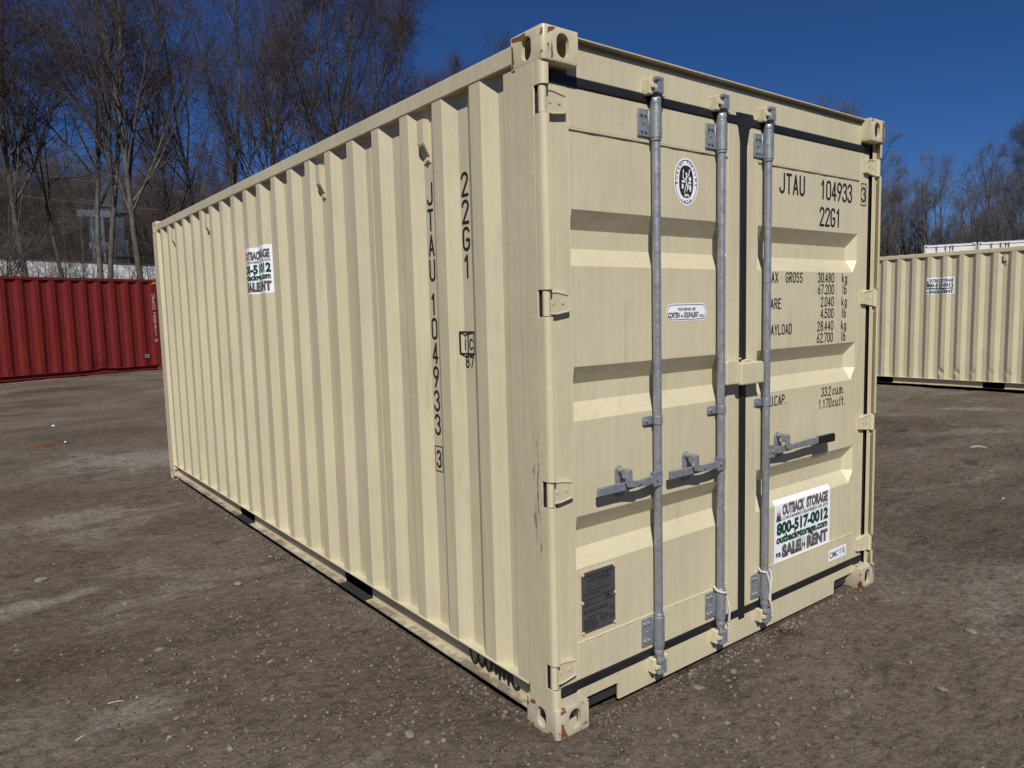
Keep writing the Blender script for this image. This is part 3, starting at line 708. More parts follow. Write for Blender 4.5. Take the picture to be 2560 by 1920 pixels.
def door_sign_map(u, v, o):
    x = 1.501 + u; z = .320 + v
    g = groove_depth(z)*.044
    nz = -.47 if (z > .615) else 0
    return (x, FR + g - o, z + (o*.5 if z > .615 else 0))
def vcut_map(mp): return mp
def advert_door():
    st = advert(DR, door_sign_map, (), label='white advert sticker with grey and green lettering')
    # fold of the sheet over the pressed groove: cut the sheet along the bend
    for o in [st] + list(st.children):
        me = o.data; bm = bmesh.new(); bm.from_mesh(me)
        bmesh.ops.bisect_plane(bm, geom=bm.verts[:] + bm.edges[:] + bm.faces[:], plane_co=(0, 0, .6155), plane_no=(0, 0, 1))
        off = min(abs(v.co.y - FR) for v in bm.verts)
        for v in bm.verts:
            if v.co.z <= .6160: v.co.y = FR - off
        bm.to_mesh(me); bm.free()
advert_door()
Z0S = 1.782
def arc_sign(ystart, z0):
    """sheet laid over the ribs: u is length along the surface, running towards the doors"""
    ys = [ystart] + [f for f in FOLDS[::-1] if f < ystart]; arc = [0.0]
    for a, c in zip(ys[:-1], ys[1:]): arc.append(arc[-1] + math.hypot(a - c, surf_x(a) - surf_x(c)))
    def mp(u, v, o):
        k = max(i for i in range(len(arc)) if arc[i] <= u + 1e-9); k = min(k, len(arc)-2)
        y = ys[k] + (ys[k+1]-ys[k])*(u-arc[k])/(arc[k+1]-arc[k]); return (surf_x(y) - o*1.1, y, z0 + v)
    return mp, [q for q in arc[1:] if q < SW]
mps, cts = arc_sign(3.320, Z0S)
advert(C, mps, cts, label='white advert sticker following the side corrugations')

# ---- lettering on the long side
def rec_map(k):
    yc = .282 + k*PITCH
    return lambda u, v, o: (.042 - o, yc - u, v)
def side_chars(chars, zs, k, wd, h, sw, du=0.0):
    for ch, z in zip(chars, zs):
        P = [[(du + (q[0]-.5)*(wd-sw), z + sw/2 + q[1]*(h-sw)) for q in p] for p in GL[ch]]
        strokes(P, sw, rec_map(k)).obj('lettering', M['black_paint'], C)
side_chars('JTAU104933', (2.089, 1.976, 1.866, 1.757, 1.607, 1.498, 1.388, 1.281, 1.172, 1.063), 2, .050, .099, .0125, .004)
side_chars('3', (.912,), 2, .042, .084, .0115, .004)
strokes([[(-.028, .897), (.034, .897), (.034, 1.012), (-.028, 1.012), (-.028, .897)]], .0045, rec_map(2)).obj('lettering', M['black_paint'], C)
side_chars('22G1', (2.090, 1.979, 1.869, 1.756), 1, .054, .1, .0125)
def wrap1(u, v, o):
    y = .561 - u; return (surf_x(y) - o, y, v)
P = [[(-.055, 1.442), (.034, 1.442), (.034, 1.533), (-.055, 1.533), (-.055, 1.442)], [(-.010, 1.442), (-.010, 1.533)]]
strokes(P, .0085, wrap1).obj('lettering', M['black_paint'], C)
P = [[(-.032, 1.460), (-.032, 1.500)], [(-.032, 1.514), (-.032, 1.516)], A_(.013, 1.483, .012, .021, 40, 320)] + [[(-.030 + q[0]*.022, 1.386 + q[1]*.044) for q in p] for p in GL['8']] + [[(.004 + q[0]*.022, 1.386 + q[1]*.044) for q in p] for p in GL['7']]
for q in P: strokes([q], .0075, wrap1).obj('lettering', M['black_paint'], C)
# sprayed scrawl on the recessed web of the bottom rail
gm = lambda u, v, o: (.058 - o, .655 - u, v)
G = [A_(.030, .106, .030, .046, 40, 420, 16) + A_(.085, .104, .024, .040, 110, 330, 10) + [(.120, .120), (.124, .150)], [(.122, .152), (.120, .090)] + A_(.138, .088, .018, .024, 180, 360, 8) + [(.158, .150), (.160, .076), (.172, .120), (.186, .148), (.192, .072)],
     [(.192, .074), (.204, .140), (.214, .150), (.218, .058), (.232, .130), (.244, .150), (.248, .070)], [(.250, .072), (.262, .140), (.274, .145), (.280, .062), (.300, .150), (.306, .085)] + A_(.330, .082, .024, .022, 180, 330, 8), [(.218, .058), (.219, .040)], [(.280, .062), (.281, .046)]]
strokes(G, .0175, gm).obj('spray_scrawl', M['black_paint'], C)

# ---- emblem, repair note, data plate, maker's tag
def emblem():
    cx, cz, a, bb = .824, 2.139, .078, .098; mp = door_map(FR)
    e = flat_obj('emblem_sticker', [ell(cx, cz, a, bb)], M['sticker'], DL, mp, .0010)
    e['label'] = 'white oval emblem sticker with dark centre'
    def ring(r0, r1, n=40):
        vs = [(cx + q*a*math.cos(6.28318*i/n), cz + q*bb*math.sin(6.28318*i/n)) for i in range(n) for q in (r0, r1)]
        return (vs, [(2*i, 2*i+1, (2*i+3) % (2*n), (2*i+2) % (2*n)) for i in range(n)])
    flat_obj('rim', [ring(.885, .925)], M['navy_ink'], e, mp, .0013)
    n = 40; ps = []
    for i in range(n):
        t = 6.28318*i/n; c, s2 = math.cos(t), math.sin(t); ps.append((cx + .046*math.copysign(abs(c)**.8, c), cz + .067*math.copysign(abs(s2)**.8, s2)))
    flat_obj('centre', [polyp(ps)], M['brown_ink'], e, mp, .0013)
    ls = []; txt = 'BUREAU VERITAS'
    for i, ch in enumerate(txt):
        if ch == ' ': continue
        th = R(186 - 192*i/(len(txt)-1)); px, pz = cx + .063*math.cos(th), cz + .084*math.sin(th)
        vs, fs = font(ch, .0215, 0, -.0075, .0004, align='CENTER'); rt = math.atan2(.063*math.sin(th), .084*math.cos(th)) - math.pi/2; rt = th - math.pi/2
        ls.append(([(px + x*math.cos(rt) - y*math.sin(rt), pz + x*math.sin(rt) + y*math.cos(rt)) for x, y in vs], fs))
    for i, ch in enumerate('1828'):
        th = R(248 + 15*i); vs, fs = font(ch, .021, 0, -.0075, .0004, align='CENTER'); px, pz = cx + .063*math.cos(th), cz + .083*math.sin(th); rt = (th - R(270))*.8
        ls.append(([(px + x*math.cos(rt) - y*math.sin(rt), pz + x*math.sin(rt) + y*math.cos(rt)) for x, y in vs], fs))
    flat_obj('lettering', ls, M['navy_ink'], e, mp, .0014)
    st = strokes([[(cx + .002, cz + .028), (cx + .003, cz + .004), (cx - .001, cz - .012), (cx - .012, cz - .045)], [(cx + .003, cz - .004), (cx + .008, cz - .024), (cx + .004, cz - .038)], [(cx + .004, cz + .020), (cx + .016, cz + .028), (cx + .020, cz + .044)], [(cx + .001, cz + .020), (cx - .010, cz + .006), (cx - .021, cz + .016), (cx - .020, cz + .028)]], .0042, mp, .0016); st.obj('figure', M['sticker'], e)
    flat_obj('figure', [ell(cx + .001, cz + .032, .005, .007, 12), rect(cx - .030, cz - .004, cx - .007, cz + .004), rect(cx + .012, cz - .006, cx + .032, cz + .001), rect(cx - .029, cz - .030, cx - .018, cz - .010), rect(cx + .010, cz - .028, cx + .015, cz - .009), ell(cx + .024, cz + .013, .008, .010, 10), ell(cx - .019, cz + .040, .003, .011, 10), ell(cx + .021, cz + .047, .004, .005, 10), ell(cx + .026, cz - .024, .006, .016, 10), rect(cx - .008, cz - .0525, cx + .012, cz - .050), ell(cx - .007, cz - .057, .006, .004, 10), ell(cx + .013, cz - .057, .006, .004, 10), rect(cx + .001, cz - .061, cx + .004, cz - .048)], M['sticker'], e, mp, .0018)
emblem()
mp = door_map(FR)
e = flat_obj('repair_sticker', [rrect(.693, 1.556, .962, 1.630, .036)], M['sticker'], DL, mp, .0010); e['label'] = 'white rounded repair note sticker'
strokes([A_(.925, 1.593, .031, .031, 90, -90, 8) + A_(.730, 1.593, .031, .031, 270, 90, 8) + [(.925, 1.624)]], .0032, mp, .0012).obj('rim', M['navy_ink'], e)
for q in (font('FOR REPAIR USE', .0165, .770, 1.600, .0006, width=.115), font('CORTEN', .030, .706, 1.571, .0014, width=.073), font('OR', .015, .785, 1.571, .0006, width=.018), font('EQUIVALENT', .030, .809, 1.571, .0014, width=.095), font('ONLY', .015, .909, 1.571, .0006, width=.036)): flat_obj('lettering', [q], M['navy_ink'], e, mp, .0014)
pl = MB().box(.186, .370, FR - .0035, FR - .0002, .346, .592).obj('data_plate', M['plate'], DL, .001); pl['label'] = 'dark grey riveted data plate'
b = MB()
for x, z in ((.191, .351), (.365, .351), (.191, .587), (.365, .587), (.188, .474), (.368, .474)): b.cyl((x, FR - .001, z), (x, FR - .0075, z), .0062, 10)
prop(b.obj('rivets', M['tan'], pl), kind='stuff')
MB().box(.180, .376, FR - .0018, FR, .5925, .5985).obj('plate_rim', M['tan'], pl)
pm = door_map(FR - .0035)
tl = [font('APPROVED FOR TRANSPORT', .0185, .278, .567, .0004, align='CENTER', width=.155), font('UNDER CUSTOMS SEAL', .0185, .278, .549, .0004, align='CENTER', width=.128), font('CSC SAFETY APPROVAL', .0185, .262, .424, .0004, align='CENTER', width=.135), font('CIMC', .017, .310, .466, .0008, width=.034)]
rg = random.Random(4)
for z, u0, u1 in [(.512, .215, .345), (.500, .194, .29), (.4785, .194, .286), (.466, .194, .24), (.455, .194, .285), (.482, .298, .362), (.456, .300, .36), (.408, .21, .30), (.396, .196, .262), (.387, .196, .265), (.378, .196, .272), (.369, .196, .272), (.360, .196, .268), (.396, .280, .33), (.387, .280, .33), (.378, .284, .32), (.42, .338, .362), (.41, .338, .362), (.385, .336, .362), (.375, .336, .362)]:
    u = u0
    while u < u1:
        q = rg.uniform(.004, .012); tl.append(rect(u, z, min(u + q, u1), z + .0045)); u += q + .0022
for z in (.493, .441): tl.append(rect(.190, z, .366, z + .0009))
tl.append(rect(.294, .442, .2949, .493))
prop(flat_obj('lettering', tl, M['black_paint'], pl, pm, .0006), kind='stuff')
strokes([[(.215, .526), (.332, .526), (.332, .540), (.215, .540), (.215, .526)]], .0012, pm, .0006).obj('lettering', M['black_paint'], pl)
mp2 = door_map(DP + .0006)
e = flat_obj('maker_tag', [rect(2.014, .208, 2.203, .272)], M['sticker'], DR, mp2, .0010); e['label'] = 'small white maker tag'
flat_obj('lettering', [font('CIMC', .046, 2.026, .223, .0009, width=.092)], M['navy_ink'], e, mp2, .0014)
u, v = 2.128, .222
Z = [[(u, v+.030), (u+.026, v+.030), (u+.026, v+.014), (u, v+.014), (u, v+.030)], [(u+.013, v+.040), (u+.013, v-.002)]]
u += .034
Z += [[(u+.008, v+.040), (u+.004, v+.033), (u, v+.027)], [(u+.005, v+.034), (u+.005, v+.014)], [(u+.015, v+.040), (u+.015, v-.002)], [(u+.005, v+.033), (u+.026, v+.033)], [(u+.005, v+.026), (u+.024, v+.026)], [(u+.005, v+.019), (u+.026, v+.019)], [(u, v+.011), (u+.029, v+.011)], [(u+.013, v+.010), (u+.002, v)], [(u+.017, v+.010), (u+.028, v)]]
for q in (Z[:2], Z[2:]): prop(strokes(q, .0024, mp2, .0014).obj('lettering', M['navy_ink'], e), kind='stuff')

# ---- chipped paint and rust on the castings nearest the road
M['rust'] = paint('bare rust', (.17, .062, .018), rough=.9, dirt=1.0); M['primer'] = plain('grey primer', (.13, .13, .14), .7, var=.3, scale=60)
def chip(pts, m, mp, seed):
    rg = random.Random(seed); out = []
    for i in range(len(pts)):
        (a, b2), (c, d) = pts[i], pts[(i+1) % len(pts)]
        for k in range(4): out.append((a + (c-a)*k/4 + rg.uniform(-.0022, .0022), b2 + (d-b2)*k/4 + rg.uniform(-.0022, .0022)))
    flat_obj('paint_chip', [polyp(out)], m, C, mp, .0006)
fm = lambda u, v, o: (u, -o, v); sm_ = lambda u, v, o: (-o, u, v)
chip([(.016, .006), (.052, .008), (.040, .030), (.030, .062), (.022, .066), (.018, .030)], M['rust'], fm, 1)
chip([(.018, .100), (.046, .104), (.040, .114), (.018, .114)], M['rust'], fm, 2)
chip([(.036, 2.480), (.044, 2.484), (.042, 2.520), (.038, 2.545), (.034, 2.510)], M['primer'], fm, 3)
chip([(.020, 2.560), (.040, 2.572), (.060, 2.584), (.036, 2.585), (.020, 2.580)], M['rust'], fm, 4)
chip([(.022, 2.500), (.027, 2.505), (.026, 2.530), (.021, 2.526)], M['rust'], fm, 14)
chip([(.020, .004), (.075, .005), (.060, .012), (.022, .014)], M['rust'], sm_, 5)
chip([(.100, 2.560), (.135, 2.566), (.172, 2.572), (.172, 2.585), (.095, 2.585)], M['rust'], sm_, 6)
chip([(.160, 2.500), (.176, 2.490), (.176, 2.560), (.168, 2.560)], M['rust'], sm_, 7)
chip([(2.405, 2.480), (2.420, 2.478), (2.422, 2.585), (2.408, 2.582), (2.402, 2.540)], M['rust'], fm, 8)
chip([(2.412, .060), (2.420, .050), (2.421, .112), (2.405, .113)], M['rust'], fm, 9)
# ---- cords tied on two of the lock rods
def braid(path, r):
    b = MB(); pts = [Vector(p) for p in path]; fine = []
    for i in range(len(pts)-1):
        for k in range(8): fine.append(pts[i].lerp(pts[i+1], k/8))
    fine.append(pts[-1])
    for ph in (0, 2.1, 4.2):
        q = []; s = 0
        for i, p in enumerate(fine):
            d = (fine[min(i+1, len(fine)-1)] - fine[max(i-1, 0)]).normalized(); u = d.orthogonal().normalized(); v = d.cross(u)
            if i: s += (p - fine[i-1]).length
            a = s/(r*7)*6.28 + ph; q.append(p + (u*math.cos(a) + v*math.sin(a))*r*.6)
        b.tube(q, r*.62, 5)
    return b
def ring_path(x, y, z, r, a0, a1, dz, n=10): return [(x + r*math.cos(R(a0 + (a1-a0)*i/n)), y + r*math.sin(R(a0 + (a1-a0)*i/n)), z + dz*i/n) for i in range(n+1)]
p = ring_path(1.024, .025, .332, .027, 120, 330, -.028, 8) + [(1.052, .006, .262), (1.056, .000, .215), (1.058, .004, .17), (1.064, .012, .13), (1.074, .018, .096)]
prop(braid(p, .0052).obj('cord', M['rope'], None, 0, True), 'pale braided cord looped once round a rod and hanging straight down', 'cord')
b = braid(ring_path(1.374, .025, .330, .026, 100, 235, -.006, 6) + [(1.362, -.002, .300), (1.372, -.004, .262), (1.376, -.004, .225)], .0048)
b2 = braid(ring_path(1.374, .025, .330, .026, 40, -60, -.006, 6) + [(1.386, -.002, .300), (1.378, -.006, .262), (1.380, -.002, .225), (1.382, .000, .19), (1.388, .001, .15), (1.396, .002, .11), (1.402, .006, .086)], .0048)
b.add(b2.v, b2.f); b3 = braid([(1.378, -.003, .23), (1.370, -.004, .19), (1.384, -.006, .15), (1.392, -.006, .10)], .0048); b.add(b3.v, b3.f)
prop(b.obj('cord', M['rope'], None, 0, True), 'pale cord tied in a V round the right door rod and bunched below', 'cord')

# ================================================================== OTHER CONTAINERS
STRUCT = ('corner_fitting', 'rail_flange', 'door_post', 'corner_post', 'side_panel', 'top_rail', 'bottom_rail', 'fork_pocket', 'floor', 'roof_panel', 'end_panel', 'door_header', 'rain_gutter', 'door_sill', 'sill_back')
def base_name(o): return o.name.split('.')[0]
def copy_container(loc, rz, names, paintmap=None, skip_sub=()):
    r = empty('shipping_container', loc, rz)
    def cp(o, par, depth):
        c = o.copy(); COL.objects.link(c); c.parent = par
        if 'label' in c: del c['label']
        if paintmap and c.type == 'MESH' and c.data.materials:
            mt = c.data.materials[0]
            if mt and mt.name in paintmap:
                c.material_slots[0].link = 'OBJECT'; c.material_slots[0].material = paintmap[mt.name]
        for ch in list(o.children):
            if base_name(ch) not in skip_sub: cp(ch, c, depth+1)
        return c
    for o in [q for q in C.children]:
        if base_name(o) in names: cp(o, r, 1)
    return r
TANLOC = (13.25, 1.32, -.047)
MARKS = ('lettering', 'advert_sticker', 'emblem_sticker', 'repair_sticker', 'data_plate', 'maker_tag', 'spray_scrawl', 'weld_seam')
t2 = copy_container(TANLOC, 0, STRUCT + ('vent', 'door'), None, MARKS)
prop(t2, 'cream shipping container seen side-on, dented low down, in front of white containers', 'container')
for o in t2.children:
    if base_name(o) == 'vent' and abs(o.location.y - (.282 + 6*PITCH)) < .01: o.location.y = .282 + 5*PITCH
mps, cts = arc_sign(4.315 - TANLOC[1], 2.045 - .318 - TANLOC[2] + .012)
advert(t2, mps, cts, label='white advert sticker on the corrugated side')
def dented_panel():
    """side panel with small dents near the bottom of two ribs"""
    ys = [.225] + FOLDS + [5.86]; zs = [.160, .20] + [.22 + .03*i for i in range(13)] + [.66, 2.512]; ny = len(ys); b = MB(); yy = []
    for a, c in zip(ys[:-1], ys[1:]): yy += [a, (a+c)/2]
    yy.append(ys[-1]); vs = []
    for y in yy:
        for z in zs:
            dpt = sum(am*math.exp(-((y-cy)/.032)**2 - ((z-cz)/ (.07 if z > cz else .035))**2) for cy, cz, am in ((2.68, .30, .030), (2.40, .31, .024), (2.13, .32, .012), (1.84, .33, .010), (1.56, .32, .012)))
            vs.append((surf_x(y) + dpt, y, z))
    nz = len(zs); fs = [(i*nz+j, i*nz+j+1, (i+1)*nz+j+1, (i+1)*nz+j) for i in range(len(yy)-1) for j in range(nz-1)]
    return b.add(vs, fs).mesh('side_panel')
for o in t2.children:
    if base_name(o) == 'side_panel' and o.data == SP: o.data = dented_panel(); o.data.materials.append(M['tan'])
# white containers stacked two high beyond
PM = {M['tan'].name: M['white'], M['tan_rail'].name: M['white'], M['tan_post'].name: M['white'], M['tan_fit'].name: M['white'], M['tan_fit_low'].name: M['white']}
AZW = 69.0; DW = 47.0
wx, wy = CX + DW*math.sin(R(AZW)), CY + DW*math.cos(R(AZW)); rzw = -R(AZW - 3)
names_w = STRUCT + ('door', 'centre_seal', 'lock_rod', 'cam_keeper')
for k in range(3):
    for lev in (0, 1):
        ox = (k - .62)*(W + .10)
        px = wx + math.cos(rzw)*ox; py = wy + math.sin(rzw)*ox
        o = copy_container((px, py, -.47 + lev*H), rzw, names_w, PM, MARKS + ('bolts',))
        if lev == 1: prop(o, 'white shipping container on top of a stack, door end showing above the cream container', 'container', 'white containers on top of the stacks')
        else: prop(o, 'white shipping container at the bottom of a stack behind the cream container', 'container', 'white containers under the stacks')

# red container
RP = .425
def red_container():
    Lr, Hr = 12.192, 2.896
    g0, g1 = (3.72, 23.55), (-.78, 21.98)                  # right end and a point further left, along the visible side
    dx, dy = g1[0]-g0[0], g1[1]-g0[1]; ang = math.atan2(dy, dx)
    z = float(ground_z(1.5, 23.0)) + .004
    r = empty('shipping_container', (g0[0], g0[1], z), ang)   # local +x runs along the side to the left, local +y towards the camera
    prop(r, 'faded red shipping container with scraped corrugated side, under bare trees', 'container')
    def sy(x):
        t = (x - .25) % RP; d = .045
        if t < .10: return -d*t/.10
        if t < .215: return -d
        if t < .315: return -d + d*(t-.215)/.10
        return 0
    xs = [.12]; k = 0
    while True:
        q = .25 + k*RP
        if q > Lr-.5: break
        xs += [q, q+.10, q+.215, q+.315]; k += 1
    xs.append(Lr-.12); zs = [.16, .22, .30, .40, .52, .7, 1.2, 2.0, Hr-.09]; rg = random.Random(3)
    vs = []
    for x in xs:
        for zz in zs:
            dent = sum(a*math.exp(-((x-cx)/wx_)**2 - ((zz-cz)/wz)**2) for cx, cz, a, wx_, wz in ((1.95, .22, .05, .22, .16), (4.1, 1.0, .02, .3, .5), (3.3, .5, .016, .25, .3), (2.9, 1.6, .015, .2, .4)))
            vs.append((x, -.012 + sy(x) - dent + rg.uniform(-.004, .004), zz))
    nz = len(zs); fs = [(i*nz+j, i*nz+j+1, (i+1)*nz+j+1, (i+1)*nz+j) for i in range(len(xs)-1) for j in range(nz-1)]
    MB().add(vs, fs).obj('side_panel', M['red'], r)
    MB().box(.05, Lr-.05, -2.40, -2.39, .15, Hr-.05).obj('side_panel', M['red'], r)
    b = MB(); b.add([(.15 + (Lr-.3)*i/40, y, zz + (.010*rg.random() if 0 < i < 40 else 0)) for i in range(41) for y, zz in ((-.005, Hr-.095), (-.005, Hr-.03), (-.065, Hr-.03), (-.065, Hr-.095))],
          [(4*i+a, 4*i+(a+1) % 4, 4*i+4+(a+1) % 4, 4*i+4+a) for i in range(40) for a in range(4)]); b.obj('top_rail', M['red'], r)
    xs2 = [.16, 1.55, 1.75, 1.95, 2.15, 2.40, Lr-.16]; lift = [0, 0, .03, .05, .025, 0, 0]; b = MB()
    n = len(xs2)
    vs = [(x, y, zz + l) for x, l in zip(xs2, lift) for y, zz in ((.0, .155), (.0, .167), (-.055, .167), (-.055, .155))]
    b.add(vs, [(4*i+a, 4*i+(a+1) % 4, 4*i+4+(a+1) % 4, 4*i+4+a) for i in range(n-1) for a in range(4)])
    b.box(.16, Lr-.16, -.056, -.050, .03, .158); b.box(.16, Lr-.16, -.050, -.008, .03, .037); b.obj('bottom_rail', M['red'], r)
    for x0 in (0, Lr-.178):
        for y0 in (-.162, -2.438):
            for z0 in (0, Hr-.118): MB().box(x0, x0+.178, y0, y0+.162, z0, z0+.118).obj('corner_fitting', M['red_fit'], r, .01)
    for x0 in (0.004, Lr-.16):
        for y0 in (-.07, -2.43): MB().box(x0, x0+.156, y0, y0+.062, .11, Hr-.11).obj('corner_post', M['red'], r)
    MB().box(.03, Lr-.03, -2.40, -.03, Hr-.035, Hr-.012).obj('roof_panel', M['red'], r)
    MB().box(.05, Lr-.05, -2.38, -.06, .10, .16).obj('floor', M['dark'], r)
    MB().box(.02, .03, -2.4, -.05, .12, Hr-.05).obj('end_panel', M['red'], r); MB().box(Lr-.03, Lr-.02, -2.4, -.05, .12, Hr-.05).obj('end_panel', M['red'], r)
    # number read top to bottom near the right end
    zz = 2.32
    for word in ('UESU', '209411', '9'):
        for ch in word:
            strokes([[(q[0]*.07, zz + q[1]*.11) for q in p] for p in GL[ch]], .022, lambda u, v, o: (.235 - u, -.0085 + o, v), .006).obj('lettering', M['white_paint'], r); zz -= .128
        zz -= .08
    strokes([[(u + .05*q[0], .42 + .1*q[1]) for q in p] for u, ch in ((0, '1'), (.08, '2')) for p in GL[ch]], .02, lambda u, v, o: (.62 - u, -.004 + o, v), .006).obj('lettering', M['white_paint'], r)
    strokes([[(.0, 2.74), (.08, 2.78), (.14, 2.77)]], .035, lambda u, v, o: (.22 - u, .002 + o, v), .004).obj('paint_mark', plain('yellow paint', (.55, .42, .08), .5), r)
red_container()

# ================================================================== BUILDINGS FAR LEFT
def at(az, d): return CX + d*math.sin(R(az)), CY + d*math.cos(R(az))
M['shed'] = plain('white sheeting', (.85, .86, .88), .5, var=.05, scale=.5)
M['steel'] = plain('blue grey painted steel', (.042, .056, .078), .5, .2, var=.25, scale=1.5)
M['steel_dark'] = plain('dark steel', (.03, .032, .036), .6)
M['steel_pale'] = plain('pale steel', (.085, .105, .135), .5, var=.3, scale=2)
def shed():
    x0, y0 = at(-4, 46); x1, y1 = at(12.6, 53); ang = math.atan2(y1-y0, x1-x0); Ls = math.hypot(x1-x0, y1-y0)
    r = empty('storage_shed', (x0, y0, 0), ang); prop(r, 'long white sheeted shed behind the red container and the trees', 'shed')
    nw = 26
    for i in range(nw):
        for j in range(4):
            a = Ls*i/nw; hh = 5.2
            MB().box(a + .02, a + Ls/nw - .02, -.05, .06, -.3 + (hh+.3)*j/4 + .02, -.3 + (hh+.3)*(j+1)/4 - .02).obj('panel', M['shed'], r)
    MB().box(0, Ls, .03, .10, -.3, 5.18).obj('wall', plain('seam grey', (.4, .41, .42), .7), r)
    MB().prism([(-.08, 5.24), (4, 5.45), (8.1, 5.24), (8.1, 5.18), (-.08, 5.18)], -.1, Ls + .1, 'x').obj('roof', plain('grey roof', (.10, .10, .10), .7), r)
    MB().box(0, Ls, 7.9, 8, -.3, 5.17).obj('wall', M['shed'], r)
    MB().box(0, .1, 0, 8, -.3, 5.17).obj('wall', M['shed'], r); MB().box(Ls-.1, Ls, 0, 8, -.3, 5.17).obj('wall', M['shed'], r)
shed()
def plant():
    x, y = at(9.0, 66); z = float(ground_z(x, y)) - .3
    r = empty('plant_tower', (x, y, z), -R(8.5)); r.scale = (.66, .66, .90); prop(r, 'blue grey steel plant tower with silo and platforms among the trees', 'tower')
    top = 12.8 - z
    MB().box(.80, 1.95, -.5, .6, 7.25, top + .9).obj('silo', M['steel'], r, .03)
    MB().prism([(.95, 4.7), (1.8, 4.7), (1.95, 7.0), (.80, 7.0)], -.5, .6, 'y').obj('hopper', M['steel'], r)
    MB().box(.65, 2.2, -.7, .9, 0, 4.7).obj('cabin', M['steel'], r)
    MB().box(.55, 2.35, -.9, 1.1, 7.0, 7.25).obj('platform', M['steel_dark'], r); MB().box(.55, 2.35, -.9, 1.1, 3.2, 3.45).obj('platform', M['steel_dark'], r)
    for zz, h in ((6.6, .75), (3.9, .7), (2.4, .5)): MB().box(-2.9 if zz > 6 else -1.9, .7, -.6, -.45, zz, zz + h*.75).obj('beam', M['steel_pale'], r)
    for xx in (-2.7, -1.6, -.5, .45): MB().box(xx, xx + .28, -.55, -.3, 0, 6.7).obj('column', M['steel_pale'] if xx > -2 else M['steel'], r)
    MB().box(-1.8, -.4, -.5, .5, 3.4, 6.4).obj('duct', M['steel'], r)
    MB().prism([(-1.3, 7.1), (-.9, 7.1), (1.0, 10.2), (.7, 10.4)], -.3, .3, 'y').obj('conveyor', M['steel'], r)
    MB().prism([(-1.0, 7.1), (.7, 7.1), (.7, 9.2)], .0, .2, 'y').obj('brace_panel', M['steel_dark'], r)
    for i in range(6): MB().box(-2.9 + i*.62, -2.86 + i*.62, -.62, -.58, 7.15, 8.0).obj('rail_post', M['steel'], r)
    MB().box(-2.9, .7, -.62, -.58, 7.95, 8.0).obj('hand_rail', M['steel'], r)
plant()
# overhead wires crossing behind the left trees
M['cable'] = plain('weathered cable', (.16, .16, .17), .5)
for k, (za, zb, dd) in enumerate(((10.3, 9.1, 52), (8.9, 8.0, 52), (11.3, 10.0, 53))):
    xa, ya = at(-12, dd); xb, yb = at(40, dd + 12)
    pts = [(xa + (xb-xa)*i/24, ya + (yb-ya)*i/24, za + (zb-za)*i/24 + 1.4 - 1.4*4*(i/24)*(1-i/24)) for i in range(25)]
    o = MB().tube(pts, .009, 5).obj('overhead_wire', M['cable']); prop(o, 'thin overhead wire strung through the bare trees behind the red container', 'wire', 'overhead wires')

# ================================================================== TREES
def bark(name, a, bcol, sc):
    m, t, b = newmat(name); v = coords(t, (1, 1, .35))
    c = ramp(t, noise(t, v, sc, 6, .65), [(.3, a), (.7, bcol)]); t.links.new(c, b.inputs['Base Color']); b.inputs['Roughness'].default_value = .9; b.inputs['Specular IOR Level'].default_value = .2
    bump(t, b, noise(t, v, sc*2.5, 5), .02, .7); return m
M['bark'] = bark('grey brown bark', (.050, .044, .038), (.150, .133, .115), 9)
M['bark_dark'] = bark('dark bark', (.035, .030, .026), (.100, .087, .075), 9)
M['twig'] = bark('reddish twigs', (.048, .034, .034), (.092, .070, .066), 3)
M['twig_grey'] = bark('grey brown twigs', (.070, .060, .054), (.150, .130, .116), 3)
def unit(v): return v/np.maximum(np.linalg.norm(v, axis=-1, keepdims=True), 1e-9)
def perp(d, rg):
    r = rg.normal(size=d.shape); return unit(r - d*np.sum(r*d, -1, keepdims=True))
def limbs(P0, D, Ln, R0, seg, wig, trop, rg, tip=.25):
    pts = [P0]; d = D
    for s in range(seg):
        d = unit(d + rg.normal(size=d.shape)*wig + np.array([0, 0, trop])); pts.append(pts[-1] + d*(Ln/seg)[:, None])
    Pt = np.stack(pts, 1); tt = np.linspace(0, 1, seg+1); Rd = R0[:, None]*(1 - (1-tip)*tt[None])
    return Pt, Rd
def tubes(Pt, Rd, k):
    n, s, _ = Pt.shape; T = np.empty_like(Pt); T[:, 1:-1] = Pt[:, 2:] - Pt[:, :-2]; T[:, 0] = Pt[:, 1]-Pt[:, 0]; T[:, -1] = Pt[:, -1]-Pt[:, -2]; T = unit(T)
    ref = np.where(np.abs(T[..., 2:3]) > .9, np.array([1., 0, 0]), np.array([0, 0, 1.])); U = unit(np.cross(T, ref)); Vv = np.cross(T, U)
    a = np.arange(k)*2*np.pi/k
    ring = Pt[:, :, None] + Rd[:, :, None, None]*(U[:, :, None]*np.cos(a)[:, None] + Vv[:, :, None]*np.sin(a)[:, None])
    V = ring.reshape(-1, 3); b, i, j = np.meshgrid(np.arange(n), np.arange(s-1), np.arange(k), indexing='ij'); j2 = (j+1) % k
    base = b*s*k
    F = np.stack([base+i*k+j, base+i*k+j2, base+(i+1)*k+j2, base+(i+1)*k+j], -1).reshape(-1, 4)
    return V, F
